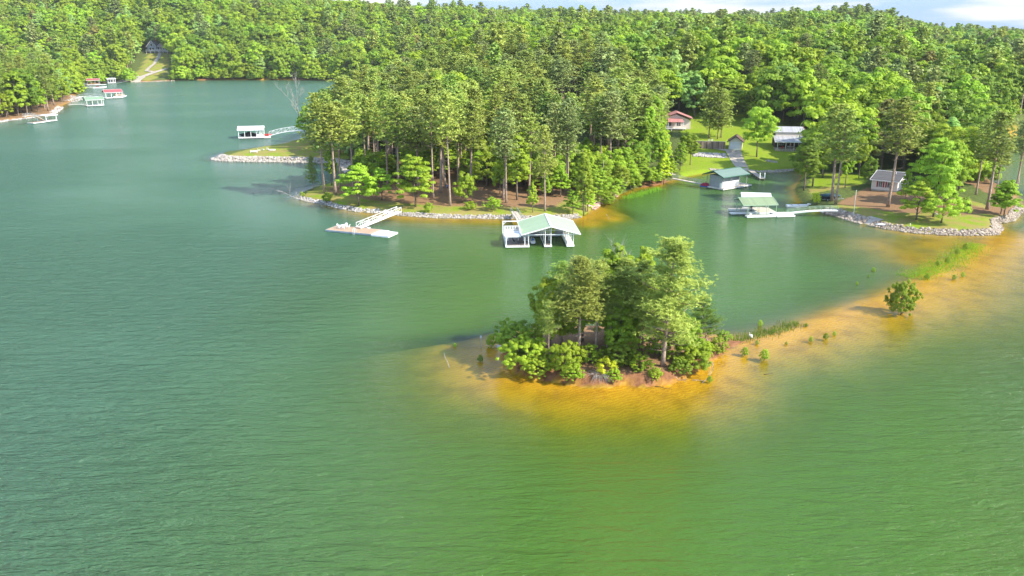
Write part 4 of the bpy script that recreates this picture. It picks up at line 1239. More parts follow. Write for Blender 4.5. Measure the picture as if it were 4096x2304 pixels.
a = fm.attributes.new('size', 'FLOAT', 'POINT'); a.data.foreach_set('value', (rng.uniform(0.66, 1.30, len(pts)) * (1 + 0.14 * (pts[:, 1] > 700)) * (0.85 + 0.35 * vnoise(pts[:, 0] * 0.03, pts[:, 1] * 0.03))).astype(np.float32))
ff = tag(link('far_forest', fm), 'mixed green forest covering the far hillsides behind the lake', 'forest', kind='stuff')
gn = bpy.data.node_groups.new('far_forest_nodes', 'GeometryNodeTree')
gn.interface.new_socket('Geometry', in_out='INPUT', socket_type='NodeSocketGeometry')
gn.interface.new_socket('Geometry', in_out='OUTPUT', socket_type='NodeSocketGeometry')
def gnode(k): return gn.nodes.new(k)
gi, go = gnode('NodeGroupInput'), gnode('NodeGroupOutput')
m2p = gnode('GeometryNodeMeshToPoints'); iop = gnode('GeometryNodeInstanceOnPoints'); ci = gnode('GeometryNodeCollectionInfo')
ci.inputs['Collection'].default_value = far_col; ci.inputs['Separate Children'].default_value = True; ci.inputs['Reset Children'].default_value = True
def named(nm, ty):
    n = gnode('GeometryNodeInputNamedAttribute'); n.data_type = ty; n.inputs['Name'].default_value = nm; return n.outputs['Attribute']
cx = gnode('ShaderNodeCombineXYZ'); gn.links.new(named('turn', 'FLOAT'), cx.inputs['Z'])
gn.links.new(gi.outputs[0], m2p.inputs['Mesh']); gn.links.new(m2p.outputs[0], iop.inputs['Points'])
gn.links.new(ci.outputs[0], iop.inputs['Instance']); iop.inputs['Pick Instance'].default_value = True
gn.links.new(named('kind_index', 'INT'), iop.inputs['Instance Index'])
gn.links.new(cx.outputs[0], iop.inputs['Rotation']); gn.links.new(named('size', 'FLOAT'), iop.inputs['Scale'])
gn.links.new(iop.outputs[0], go.inputs[0])
md = ff.modifiers.new('forest', 'NODES'); md.node_group = gn

# ------------------------------------------------------------------ built things
def frame3(pL, pF, pR=None, z=0.0):
    """origin and turn from the pixels of a front-left and front-right corner; depth from a back-right one"""
    x0, y0 = W(*pL, z); x1, y1 = W(*pF, z)
    L = math.hypot(x1 - x0, y1 - y0); rz = math.atan2(y1 - y0, x1 - x0)
    D = None
    if pR:
        x2, y2 = W(*pR, z); D = abs(-(x2 - x1) * math.sin(rz) + (y2 - y1) * math.cos(rz))
    return (x0, y0, z), rz, L, D

def gable_roof(x0, x1, y0, y1, ze, zr, along='y', th=0.12, m=None, parent=None, trim=None, name='roof'):
    b = MB()
    if along == 'y':
        xm = (x0 + x1) / 2
        b.prism([(x0, ze), (xm, zr), (x1, ze), (x1, ze - th), (xm, zr - th), (x0, ze - th)], y0, y1)
        r = b.build(name, m, parent)
    else:
        ym = (y0 + y1) / 2
        n = [(y0, ze), (ym, zr), (y1, ze), (y1, ze - th), (ym, zr - th), (y0, ze - th)]
        vs = [(x0, y, z) for y, z in n] + [(x1, y, z) for y, z in n]
        fs = [tuple(range(6)), tuple(6 + i for i in reversed(range(6)))] + [(i, 6 + i, 6 + (i + 1) % 6, (i + 1) % 6) for i in range(6)]
        b.add(vs, fs); r = b.build(name, m, parent)
    if trim:
        t = MB()
        if along == 'y':
            xm = (x0 + x1) / 2
            for y in (y0 - 0.03, y1 + 0.03):
                t.beam((x0, y, ze - 0.05), (xm, y, zr - 0.05), 0.07, 0.22); t.beam((xm, y, zr - 0.05), (x1, y, ze - 0.05), 0.07, 0.22)
            t.beam((xm, y0, zr + 0.02), (xm, y1, zr + 0.02), 0.35, 0.05)
            for x in (x0, x1): t.beam((x, y0, ze - 0.07), (x, y1, ze - 0.07), 0.07, 0.2)
        else:
            ym = (y0 + y1) / 2
            for x in (x0 - 0.03, x1 + 0.03):
                t.beam((x, y0, ze - 0.05), (x, ym, zr - 0.05), 0.07, 0.22); t.beam((x, ym, zr - 0.05), (x, y1, ze - 0.05), 0.07, 0.22)
            t.beam((x0, ym, zr + 0.02), (x1, ym, zr + 0.02), 0.35, 0.05)
            for y in (y0, y1): t.beam((x0, y, ze - 0.07), (x1, y, ze - 0.07), 0.07, 0.2)
        t.build('roof_trim', trim, r)
    return r

def deckpiece(parent, x0, x1, y0, y1, m, fm=WHITE, z=0.5, fl=True, name='deck'):
    d = MB().box(x0, x1, y0, y1, z - 0.06, z).build(name, m, parent)
    f = MB()
    for (a, b_, c, e) in ((x0 - 0.06, x1 + 0.06, y0 - 0.08, y0 - 0.003), (x0 - 0.06, x1 + 0.06, y1 + 0.003, y1 + 0.08), (x0 - 0.06, x0 - 0.003, y0, y1), (x1 + 0.003, x1 + 0.06, y0, y1)):
        f.box(a, b_, c, e, z - 0.34, z + 0.03)
    f.build('fascia', fm, d)
    if fl:
        g = MB(); n = max(1, int((x1 - x0) / 1.4)); k = max(1, int((y1 - y0) / 2.0))
        for i in range(n):
            for j in range(k):
                cx = x0 + (i + .5) * (x1 - x0) / n; cy = y0 + (j + .5) * (y1 - y0) / k
                g.box(cx - 0.42 * (x1 - x0) / n, cx + 0.42 * (x1 - x0) / n, cy - 0.42 * (y1 - y0) / k, cy + 0.42 * (y1 - y0) / k, -0.25, z - 0.07)
        g.build('float', FLOATM, parent)
    return d

def posts(parent, pts, z0, m, s=0.14, brace=True):
    for (x, y, z1) in pts:
        MB().box(x - s / 2, x + s / 2, y - s / 2, y + s / 2, z0, z1).build('post', m, parent)

def gangway(A, B, wd=1.2, rh=1.0, nb=8, m=ALU, deckm=DECK_PALE, label='', arch=0.0, group=None, style='truss', deck_th=0.10, railm=None, name='gangway', tk=1.0):
    A, B = Vector(A), Vector(B)
    L = math.hypot(B.x - A.x, B.y - A.y); rz = math.atan2(B.y - A.y, B.x - A.x)
    t = thing(name, label, 'gangway', A, rz, group)
    dz = B.z - A.z
    def P(u, y, h): return (u * L, y, dz * u + arch * 4 * u * (1 - u) + h)
    d = MB(); N = nb * 2
    for i in range(N):
        d.beam(P(i / N, 0, 0), P((i + 1) / N, 0, 0), wd - 0.1, deck_th)
    d.build('deck', deckm, t)
    s = MB()
    for y in (-wd / 2, wd / 2):
        for i in range(N): s.beam(P(i / N, y, -0.02), P((i + 1) / N, y, -0.02), 0.08 * tk, 0.20 * tk)
    s.build('side_beam', m, t)
    if style == 'plank': return t
    rm = railm or m
    for y in (-wd / 2, wd / 2):
        r = MB()
        for i in range(N): r.beam(P(i / N, y, rh), P((i + 1) / N, y, rh), 0.08 * tk, 0.08 * tk)
        for i in range(nb + 1): r.beam(P(i / nb, y, 0), P(i / nb, y, rh), 0.07 * tk)
        if style == 'truss':
            for i in range(nb):
                a, b_ = (0.05, rh) if i % 2 == 0 else (rh, 0.05)
                r.beam(P(i / nb, y, a), P((i + 1) / nb, y, b_), 0.06)
        elif style == 'mid':
            for i in range(N): r.beam(P(i / N, y, rh * 0.5), P((i + 1) / N, y, rh * 0.5), 0.05)
        elif style == 'lattice':
            for i in range(N):
                r.beam(P(i / N, y, rh * 0.55), P((i + 1) / N, y, rh * 0.55), 0.05, 0.35)
        r.build('railing', rm, t)
    return t

def hull(L, Wd, H, bow=0.35, flat=False):
    rings = []
    n = 10
    for i in range(n + 1):
        u = i / n
        hw = Wd / 2 * (1.0 if u < 1 - bow else (1 - ((u - (1 - bow)) / bow) ** 2 * (0.45 if flat else 0.96)))
        keel = 0.0 + (0 if u < 1 - bow else ((u - (1 - bow)) / bow) ** 2 * H * (0.6 if flat else 0.75))
        top = H * (1 + (0.05 if flat else 0.25) * u * u)
        x = u * L
        rings.append([(x, -hw, top), (x, -hw * 0.86, keel + 0.12 * H), (x, -hw * 0.3, keel), (x, hw * 0.3, keel), (x, hw * 0.86, keel + 0.12 * H), (x, hw, top), (x, hw * 0.9, top - 0.02), (x, -hw * 0.9, top - 0.02)])
    return MB().loft(rings)

def plastic_chair(label, loc, rz, m=WHITE, group=None, wide=0.55, low=False, cat='chair', name='chair'):
    t = thing(name, label, cat, loc, rz, group)
    sh = 0.34 if low else 0.44; w2 = wide / 2
    MB().add([(-w2, 0, sh), (w2, 0, sh), (w2, wide, sh - (0.10 if low else 0.02)), (-w2, wide, sh - (0.10 if low else 0.02)), (-w2, 0, sh - .04), (w2, 0, sh - .04), (w2, wide, sh - .14 if low else sh - .06), (-w2, wide, sh - .14 if low else sh - .06)],
             [(0, 1, 2, 3), (7, 6, 5, 4), (0, 4, 5, 1), (1, 5, 6, 2), (2, 6, 7, 3), (3, 7, 4, 0)]).build('seat', m, t)
    bk = MB(); n = 5
    for i in range(n):
        a = -w2 + (i + .5) * wide / n
        hh = (0.52 if not low else 0.62) - 0.10 * abs(i - 2) * 0.5
        bk.beam((a, wide - 0.02, sh - 0.08), (a, wide + 0.20, sh + hh), wide / n * 0.86, 0.04)
    bk.beam((-w2, wide + 0.13, sh + 0.32), (w2, wide + 0.13, sh + 0.32), 0.04, 0.06)
    bk.build('backrest', m, t)
    for sx in (-1, 1):
        MB().beam((sx * w2, 0.0, sh + 0.2), (sx * w2, wide + 0.05, sh + 0.2), 0.07, 0.04).beam((sx * w2, 0.03, sh + 0.2), (sx * w2, 0.03, sh - 0.02), 0.05).build('armrest', m, t)
        for yy in (0.04, wide - 0.04):
            MB().beam((sx * (w2 - 0.03), yy, sh - 0.05), (sx * (w2 + 0.01), yy + (0.04 if yy > .1 else -0.03), 0), 0.05).build('leg', m, t)
    return t

# ---- main mint-roofed dock -------------------------------------------------------
loc, rz, L, _ = frame3((2023, 993), (2296, 989))
D = 12.0; k = L / 14.3
MD = thing('covered_dock', 'large dock with pale mint gable roof, white posts and three fingers near the headland', 'boat dock', loc, rz)
deckpiece(MD, 0, 4.9 * k, 0, D, DECK_GREY)
deckpiece(MD, 5.02 * k, 14.3 * k, D - 2.4, D, DECK_GREY)
deckpiece(MD, 8.1 * k, 9.6 * k, 0, D - 2.55, DECK_GREY)
deckpiece(MD, 12.8 * k, 14.3 * k, 0, D - 2.55, DECK_WHITE)
gable_roof(3.2 * k, 15.6 * k, -0.5, D + 0.5, 2.95, 4.65, 'y', 0.10, ROOF_MINT, MD, WHITE)
pp = []
for x in (4.0, 4.78, 8.25, 9.45, 12.95, 14.15):
    for y in (0.15, 4.1, 8.0, D - 0.2):
        zt = 2.95 + (4.65 - 2.95) * (1 - abs(x - 9.4) / 6.2) - 0.12
        pp.append((x * k, y, zt))
posts(MD, pp, 0.5, WHITE, 0.15)
tr = MB()
for y in (0.15, 4.1, 8.0, D - 0.2):
    tr.beam((3.4 * k, y, 2.78), (15.3 * k, y, 2.78), 0.08, 0.14)
tr.build('tie_beam', WHITE, MD)
# raised sun deck with railing at the left front
ud = MB().box(-0.1, 3.1, 0, 5.0, 2.50, 2.62).build('upper_deck', WHITE, MD)
fz = MB().box(-0.16, 3.16, -0.07, -0.003, 2.36, 2.66).box(-0.16, -0.103, 0, 5, 2.36, 2.66).box(3.103, 3.16, 0, 5, 2.36, 2.66); fz.build('fascia', WHITE, ud)
rl = MB()
for (x0, y0, x1, y1) in ((-0.05, 5.0, 3.05, 5.0), (3.05, 1.6, 3.05, 5.0)):
    rl.beam((x0, y0, 3.62), (x1, y1, 3.62), 0.12, 0.09); rl.beam((x0, y0, 2.78), (x1, y1, 2.78), 0.08, 0.08)
    nn = int(math.hypot(x1 - x0, y1 - y0) / 0.34)
    for i in range(nn + 1):
        a = i / nn; rl.beam((x0 + (x1 - x0) * a, y0 + (y1 - y0) * a, 2.66), (x0 + (x1 - x0) * a, y0 + (y1 - y0) * a, 3.6), 0.15, 0.04)
rl.build('railing', WHITE, ud)
MB().slab([(3.12, 1.5, 3.60), (3.20, 1.5, 3.60), (3.20, 5, 3.60), (3.12, 5, 3.60)], 0.8).build('privacy_panel', WHITE, ud)
posts(MD, [(0.1, 0.12, 2.36), (0.1, 4.9, 2.36), (2.95, 4.9, 2.36), (-0.02, D - 0.2, 3.1)], 0.5, WHITE, 0.2)
br = MB().beam((-0.1, D - 0.2, 3.15), (3.6, D - 0.2, 3.15), 0.18, 0.2)
br.beam((0.1, D - 0.2, 2.5), (0.7, D - 0.2, 3.08), 0.12)
br.beam((0.1, 0.1, 1.9), (0.6, 0.1, 2.4), 0.12)
br.build('pergola_beam', WHITE, MD)
MB().box(0.05, 0.8, 4.4, 9.6, 0.5, 0.95).build('bench', WHITE, MD)
def on_dock(lx, ly, lz):
    return (loc[0] + lx * math.cos(rz) - ly * math.sin(rz), loc[1] + lx * math.sin(rz) + ly * math.cos(rz), lz)
def lounger(label, p, r):
    t = thing('lounger', label, 'lounger', p, r, 'loungers on the mint roofed dock')
    MB().box(-0.3, 0.3, 0, 1.25, 0.30, 0.35).build('seat', BLACKC, t)
    MB().beam((0, 1.25, 0.33), (0, 1.75, 0.85), 0.6, 0.05).build('backrest', BLACKC, t)
    fr = MB()
    for s in (-0.32, 0.32):
        fr.tube([(s, 0, 0.33), (s, 1.25, 0.33), (s, 1.78, 0.88)], 0.025, 5)
        fr.tube([(s, 0.15, 0.33), (s, 0.05, 0)], 0.02, 5); fr.tube([(s, 1.2, 0.33), (s, 1.4, 0)], 0.02, 5)
    fr.build('frame', GALV, t)
lounger('black sling lounger on the mint roofed dock, nearer the front edge', on_dock(3.2, 1.5, 0.5), rz + 1.35)
lounger('black sling lounger on the mint roofed dock, the one farther back', on_dock(3.2, 2.6, 0.5), rz + 1.35)
t = thing('fridge', 'white box fridge standing under the mint roof at the back walkway', 'fridge', on_dock(8.3, D - 1.9, 0.5), rz)
MB().box(-0.4, 0.4, 0, 0.7, 0.05, 1.5).build('cabinet', WHITE, t, bevel=0.03); MB().box(-0.38, 0.38, -0.05, -0.003, 0.1, 1.45).build('door', WHITE, t); MB().box(0.28, 0.32, -0.1, -0.052, 0.7, 1.1).build('handle', GALV, t)
t = thing('storage_locker', 'lime green storage locker under the mint roof', 'locker', on_dock(10.4, D - 1.1, 0.5), rz)
MB().box(-1.0, 1.0, 0, 0.8, 0, 1.15).build('body', LIMEC, t); MB().box(-1.04, 1.04, -0.04, 0.84, 1.153, 1.25).build('lid', LIMEC, t)
t = thing('dock_box', 'grey dock box beside the lime green locker', 'dock box', on_dock(12.6, D - 1.1, 0.5), rz)
MB().box(-0.9, 0.9, 0, 0.8, 0, 0.85).build('body', CURTAIN, t); MB().box(-0.93, 0.93, -0.03, 0.83, 0.853, 0.95).build('lid', CURTAIN, t)
t = thing('personal_watercraft', 'small blue and white watercraft under the left side of the mint roof', 'watercraft', on_dock(6.0, 3.2, 0.1), rz + PI / 2)
hull(2.9, 1.1, 0.55).build('hull', WHITE, t, smooth=False); MB().ball((1.1, 0, 0.72), 0.45, 10, 7, (1.9, 0.55, 0.55)).build('seat', BLUEP, t, smooth=True)
MB().tube([(1.9, -0.35, 0.98), (1.95, 0, 1.05), (1.9, 0.35, 0.98)], 0.03, 6).beam((1.95, 0, 1.03), (2.1, 0, 0.6), 0.12).build('handlebar', BLACKC, t)
gx_, gy_ = W(2056, 848, 1.6)
e = on_dock(5.6, D - 0.3, 0.62)
gangway(e, (gx_, gy_, 1.7), 1.5, 1.0, 6, GALV, DECK_PALE, 'grey railed gangway from the stone shore to the mint roofed dock', railm=GALV)

# ---- swim dock -------------------------------------------------------------------
loc, rz, L, _ = frame3((1303, 926), (1556, 951))
_, _, _, D = frame3((1303, 926), (1330, 927.5), (1341, 908)); D = min(max(D, 4.0), 4.8)
SD = thing('swim_dock', 'open floating dock with tan boards and white end, table and chairs on it', 'dock', loc, rz)
xs = 11.3 / 15.5 * L
deckpiece(SD, 0, xs, 0, D, DECK_TAN, FASCIA, 0.42)
deckpiece(SD, xs + 0.13, L, -0.25, D - 0.9, DECK_WHITE, WHITE, 0.40)
MB().box(xs + 0.2, xs + 2.0, D - 0.80, D - 0.1, 0.30, 0.40).build('step_plate', DECK_WHITE, SD)
ld = MB()
for s in (-0.22, 0.22):
    xm_ = L * 0.455
    ld.tube([(xm_ + s, 0.55, 0.42), (xm_ + s, 0.5, 1.15), (xm_ + s, 0.2, 1.3), (xm_ + s, -0.12, 1.1), (xm_ + s, -0.15, -0.6)], 0.035, 6)
for z_ in (-0.3, 0.0, 0.3): ld.beam((xm_ - 0.22, -0.14, z_), (xm_ + 0.22, -0.14, z_), 0.05)
ld.build('ladder', WHITE, SD)
fr = MB(); a0 = L * 0.30
fr.box(a0, a0 + 3.3, D + 0.75, D + 1.05, 0.2, 0.48).box(a0 - 0.2, a0 + 0.15, D + 0.1, D + 0.74, 0.2, 0.48).box(a0 + 3.0, a0 + 3.35, D + 0.1, D + 0.74, 0.2, 0.48).box(a0 + 1.6, a0 + 1.9, D + 0.1, D + 0.74, 0.2, 0.48)
fr.build('landing_frame', WHITE, SD)
def on_sd(lx, ly, lz): return (loc[0] + lx * math.cos(rz) - ly * math.sin(rz), loc[1] + lx * math.sin(rz) + ly * math.cos(rz), lz)
tx, ty = L * 0.175, D * 0.62
t = thing('patio_table', 'round white plastic table on the tan floating dock', 'table', on_sd(tx, ty, 0.42), rz)
MB().tube([(0, 0, 0.68), (0, 0, 0.72)], 0.62, 20).build('table_top', WHITE, t)
for a in range(4): MB().tube([(0.42 * math.cos(a * PI / 2 + .78), 0.42 * math.sin(a * PI / 2 + .78), 0.68), (0.5 * math.cos(a * PI / 2 + .78), 0.5 * math.sin(a * PI / 2 + .78), 0)], 0.03, 6).build('leg', WHITE, t)
for (a, lb) in ((185, 'white plastic chair at the left side of the dock table'), (95, 'white plastic chair behind the dock table'), (10, 'white plastic chair at the right side of the dock table'),
                (245, 'white plastic chair in front of the dock table, the left of two'), (300, 'white plastic chair in front of the dock table, the right of two')):
    ar = math.radians(a); r_ = 1.0
    p = on_sd(tx + r_ * 0.85 * math.cos(ar), ty + r_ * 0.85 * math.sin(ar), 0.42)
    plastic_chair(lb, p, rz + ar - PI / 2, WHITE, 'chairs round the dock table')
g1 = W(1434, 911, 0.6); g2 = W(1597, 846, 1.9)
gangway((*g1, 0.62), (*g2, 1.95), 1.35, 1.1, 7, WHITE, DECK_PALE, 'white truss gangway from the tan floating dock up to the headland bank')

# ---- green boathouse in the cove ----------------------------------------------------
loc, rz, L, D = frame3((2824, 750), (2893, 763), (2978, 740))
BH = thing('boathouse', 'floating boathouse with dark green gable roof and grey mesh curtains in the cove', 'boathouse', loc, rz)
deckpiece(BH, 0, L, 0, D, DECK_PALE, WHITE_OLD, 0.5)
gable_roof(-0.9, L + 0.6, -1.0, D * 0.86, 3.9, 5.4, 'y', 0.12, ROOF_GREEN, BH, TRIM_GREEN)
posts(BH, [(x, y, 3.9) for x in (0.15, L - 0.15) for y in (0.2, D * .28, D * .56, D * .82)], 0.5, GALV, 0.12)
cu = MB().box(0.9, L - 0.9, 0.25, 0.31, 0.55, 3.9).box(L - 0.95, L - 0.89, 0.32, D * .62, 0.55, 3.9).box(0.9, 0.96, 0.32, D * .62, 0.55, 3.9)
cu.build('mesh_curtain', CURTAIN, BH)
MB().box(L - 0.86, L - 0.80, 0.6, D * .60, 0.55, 2.2).box(L-1.6, L-0.95, 0.16, 0.24, 0.55, 2.0).build('wall_panel', WHITE, BH)
rr_ = MB()
for y in np.linspace(0.4, D * .6, 7): rr_.beam((L - 0.12, y, 0.5), (L - 0.12, y, 1.6), 0.05)
rr_.build('railing', GALV, BH)
t = thing('watercraft', 'watercraft under a crimson cover beside the grey curtained boathouse', 'watercraft', (loc[0] - 1.5, loc[1] + 0.9, 0.05), rz + 0.5)
hull(3.0, 1.2, 0.45).build('hull', BLUEP, t)
MB().loft([[(x, y * s, z * s + 0.45) for (y, z) in ((-0.6, 0), (-0.45, 0.4), (0, 0.75), (0.45, 0.4), (0.6, 0))] for (x, s) in ((0.1, .5), (0.8, 1.0), (1.6, 1.35), (2.2, 1.0), (2.8, .3))]).build('cover', REDC, t)
g1 = W(2690, 712, 1.6)
gangway((*g1, 1.5), (loc[0] + 0.1, loc[1] + 1.4, 0.6), 1.3, 1.0, 6, GALV, DECK_PALE, 'long low gangway leading from the cove bank to the green roofed boathouse', style='mid')
# small pier
p0 = W(2998, 677, 0.8); p1 = W(3050, 716, 0.5)
dx, dy = p1[0] - p0[0], p1[1] - p0[1]; Lp = math.hypot(dx, dy)
PR = thing('pier', 'narrow fixed pier with two white end posts beside the concrete ramp', 'pier', (*p0, 0), math.atan2(dy, dx))
MB().box(0, Lp, -0.8, 0.8, 0.55, 0.7).build('deck', CONC, PR)
for x in np.linspace(0.5, Lp - 0.3, 7):
    for s in (-0.7, 0.7): MB().box(x - 0.1, x + 0.1, s - 0.1, s + 0.1, -1, 0.54).build('pile', CONC_D, PR)
for s in (-0.7, 0.7): MB().box(Lp - 0.6, Lp - 0.25, s - 0.15, s + 0.15, 0.7, 2.3).build('end_post', WHITE, PR)
MB().beam((Lp - 3, 0.7, 0.7), (Lp - 3, 0.7, 2.2), 0.1).beam((Lp - 3, -0.7, 0.7), (Lp - 3, -0.7, 1.6), 0.1).build('railing', GALV, PR)

# ---- dock with moss green roof at the point ------------------------------------------
loc, rz, L, _ = frame3((2989, 872), (3108, 871))
rz += 0.06
GD = thing('covered_dock', 'white floating dock with ribbed moss green roof beside the right point', 'boat dock', loc, rz)
k = L / 7.4
deckpiece(GD, 0, L, 0, 1.3, DECK_WHITE, WHITE, 0.45)
deckpiece(GD, L + 0.13, L + 4.6, -0.2, 3.6, DECK_WHITE, WHITE, 0.45)
deckpiece(GD, L * .62, L + 1.6, 3.8, 9.5, DECK_PALE, WHITE, 0.45)
deckpiece(GD, -2.6, L * .60, 4.0, 5.3, DECK_WHITE, WHITE, 0.45)
deckpiece(GD, -1.5, L * .60, 8.0, 9.3, DECK_PALE, WHITE, 0.45)
gable_roof(-1.2, L + 0.2, 0.0, 7.4, 3.15, 4.35, 'x', 0.08, ROOF_GREEN2, GD, GREENRAIL)
posts(GD, [(x, y, 3.15) for x in (0.1, L * .33, L * .66, L - 0.1) for y in (0.25, 5.1)] + [(-1.0, 5.1, 3.15)], 0.45, GREENRAIL, 0.11)
bb = MB()
for x in (0.1, L - 0.1): bb.beam((x, 0.25, 3.05), (x, 7, 3.05), 0.1, 0.14)
bb.beam((-1.0, 5.1, 1.0), (0.8, 5.1, 3.0), 0.08); bb.beam((0.1, 0.25, 2.3), (0.8, 0.25, 3.0), 0.08); bb.build('brace', GREENRAIL, GD)
def on_gd(lx, ly, lz): return (loc[0] + lx * math.cos(rz) - ly * math.sin(rz), loc[1] + lx * math.sin(rz) + ly * math.cos(rz), lz)
plastic_chair('white plastic chair under the moss green dock roof', on_gd(1.1, 0.5, 0.45), rz + 2.0, WHITE)
t = thing('outboard_motor', 'dark covered outboard motor hanging under the moss green roof', 'motor', on_gd(3.0, 5.6, 0.7), rz)
MB().ball((0, 0, 0.9), 0.42, 8, 6, (1, .7, .8)).build('cowl', TEALC, t, smooth=True); MB().beam((0, 0, 0.7), (0, 0, -0.4), 0.16).beam((0, 0, -0.3), (0.3, 0, -0.35), 0.08).build('shaft', BLACKC, t)
# second slip with white awning behind
loc2 = on_gd(2.6, 10.2, 0)
WS = thing('covered_slip', 'small boat slip with plain white awning behind the moss green roof', 'boat slip', loc2, rz - 0.25)
deckpiece(WS, 0, 6.0, 0, 1.2, DECK_PALE, WHITE, 0.45)
gable_roof(-0.6, 6.8, -0.6, 3.6, 3.4, 4.1, 'x', 0.14, WHITE, WS, None, name='awning')
posts(WS, [(0.2, 0.3, 3.4), (5.8, 0.3, 3.4), (0.2, 1.0, 3.5), (5.8, 1.0, 3.5)], 0.45, GALV, 0.1)
t = thing('jon_boat', 'white flat bottomed boat moored behind the green railed gangway', 'boat', (*W(3146, 829), 0.0), 0.05)
hull(5.6, 1.5, 0.6, 0.3, True).build('hull', WHITE, t); MB().box(1.2, 1.5, -0.6, 0.6, 0.5, 0.62).box(3.0, 3.3, -0.6, 0.6, 0.5, 0.62).build('seat', GALV, t)
t = thing('rowing_boat', 'small pale boat pulled onto the rocks by the yellow-green bush', 'boat', (*W(3228, 826), 0.25), -0.35)
hull(3.0, 1.2, 0.5, 0.4).build('hull', WHITE_OLD, t); MB().box(1.1, 1.35, -0.5, 0.5, 0.42, 0.53).build('seat', GALV, t)
g1 = on_gd(L + 3.6, 2.0, 0.5); g2 = W(3350, 842, 1.5)
gangway(g1, (*g2, 1.55), 1.2, 1.0, 9, WHITE, DECK_WHITE, 'arched white gangway with pale green railings onto the right point', arch=0.25, railm=GREENRAIL, style='mid')

# ---- white boathouse beyond the grassy finger ------------------------------------------
loc, rz, L, _ = frame3((955, 557), (1055, 554.5))
D = 7.5
WB = thing('boathouse', 'white roofed floating boathouse on open water behind the grassy finger', 'boathouse', loc, rz)
deckpiece(WB, 0, L, 0, 1.3, DECK_WHITE, WHITE, 0.7); deckpiece(WB, 0, L, D - 1.3, D, DECK_WHITE, WHITE, 0.7); deckpiece(WB, L - 1.8, L, 1.45, D - 1.45, DECK_WHITE, WHITE, 0.7)
deckpiece(WB, L + 0.15, L + 2.6, 0.8, 3.6, DECK_WHITE, WHITE, 0.5)
gable_roof(-0.3, L + 0.3, -0.4, D + 0.6, 3.7, 4.9, 'x', 0.2, WHITE, WB, WHITE)
posts(WB, [(x, y, 3.7) for x in (0.12, L * .25, L * .5, L * .72, L * .86, L - 0.12) for y in (0.15, D - 0.15)], 0.7, WHITE, 0.2)
MB().box(L - 2.6, L - 0.4, 0.2, 0.9, 0.7, 1.9).build('locker', WHITE, WB, bevel=0.1)
def on_wb(lx, ly, lz): return (loc[0] + lx * math.cos(rz) - ly * math.sin(rz), loc[1] + lx * math.sin(rz) + ly * math.cos(rz), lz)
t = thing('motorboat', 'motorboat under a black peaked cover inside the white boathouse', 'boat', on_wb(L - 2.2, 3.7, 0.6), rz + PI)
hull(L * .78, 2.4, 0.9).build('hull', BLACKC, t)
LL = L * .78
MB().loft([[(x * LL, y * s, z * q + 0.95) for (y, z) in ((-1.2, 0), (-0.6, 0.45), (0, 0.6), (0.6, 0.45), (1.2, 0))] for (x, s, q) in ((0.02, .85, .5), (0.25, 1, .8), (0.5, 1.0, 1.9), (0.7, .9, 1.0), (0.9, .5, .6))]).build('cover', BLACKC, t)
for q, (o_, lb) in enumerate(((0.0, 'red kayak on the landing by the white boathouse, the front one'), (0.6, 'red kayak on the landing by the white boathouse, the rear one'))):
    t = thing('kayak', lb, 'kayak', on_wb(L - 0.3, 4.6 + o_, 0.55 + .3 * q), rz, 'kayaks by the white boathouse')
    MB().loft([[(x, y * s, z * s + 0.3) for (y, z) in ((-0.38, 0), (-0.2, 0.2), (0.2, 0.2), (0.38, 0), (0.2, -0.25), (-0.2, -0.25))] for (x, s) in ((0, .1), (0.7, .8), (1.8, 1.1), (2.9, .8), (3.6, .1))]).build('hull', REDP, t)
    MB().tube([(1.8, 0, 0.5), (1.8, 0, 0.56)], 0.3, 10).build('cockpit', BLACKC, t)
g1 = W(1078, 544, 0.5); g2 = W(1256, 527, 2.2)
gangway((*g1, 0.6), (*g2, 2.3), 1.6, 1.7, 11, WHITE, DECK_WHITE, 'long arched white truss bridge to the white boathouse', arch=1.1)
gangway((*g2, 2.3), (*W(1340, 520, 2.5), 2.6), 1.5, 1.1, 5, DEADW, DECK_PALE, 'brown wooden walkway behind the dead tree on the finger', style='mid', name='walkway')

# ---- far left docks ---------------------------------------------------------------------
def small_dock(name, label, pL, pR, D, ze, zr, roofm, postm, along='x', deckm=DECK_PALE, z=0.6, slot=True, extra=None, rturn=0.0, nposts=4):
    loc, rz, L, _ = frame3(pL, pR); rz += rturn
    t = thing(name, label, 'boat dock', loc, rz, 'docks along the far left shore')
    if slot:
        deckpiece(t, 0, L, 0, D * .22, deckm, WHITE, z); deckpiece(t, 0, L, D * .8, D, deckm, WHITE, z); deckpiece(t, 0, L * .14, D * .24, D * .78, deckm, WHITE, z)
    else: deckpiece(t, 0, L, 0, D, deckm, WHITE, z)
    gable_roof(-0.5, L + 0.4, -0.5, D + 0.5, ze, zr, along, 0.22, roofm, t, WHITE)
    posts(t, [(x, y, ze) for x in np.linspace(0.2, L - 0.2, nposts) for y in (0.2, D - 0.2)], z, postm, 0.26)
    return t, loc, rz, L
t, l_, r_, L_ = small_dock('covered_dock', 'dock with flat white roof and short tan platform at the left point', (186, 489), (231, 484), 6.0, 3.1, 3.4, WHITE, WHITE, nposts=2, rturn=0.05, slot=False)
lx, ly = W(138, 491)
deckpiece(t, -7.5, -0.15, 0, 4.0, DECK_TAN, WHITE, 0.45)
gangway((*W(172, 483, 0.6), 0.8), (*W(94, 466, 4.2), 4.2), 1.4, 1.2, 14, WHITE_OLD, DECK_PALE, 'arched white gangway sloping down from the left point to the flat roofed dock', arch=1.2, tk=0.6, railm=GALV)
t, l_, r_, L_ = small_dock('covered_dock', 'white posted dock with pale green roof by the left shore', (348, 426), (417, 423), 7, 3.7, 5.2, ROOF_MINT_D, WHITE_OLD)
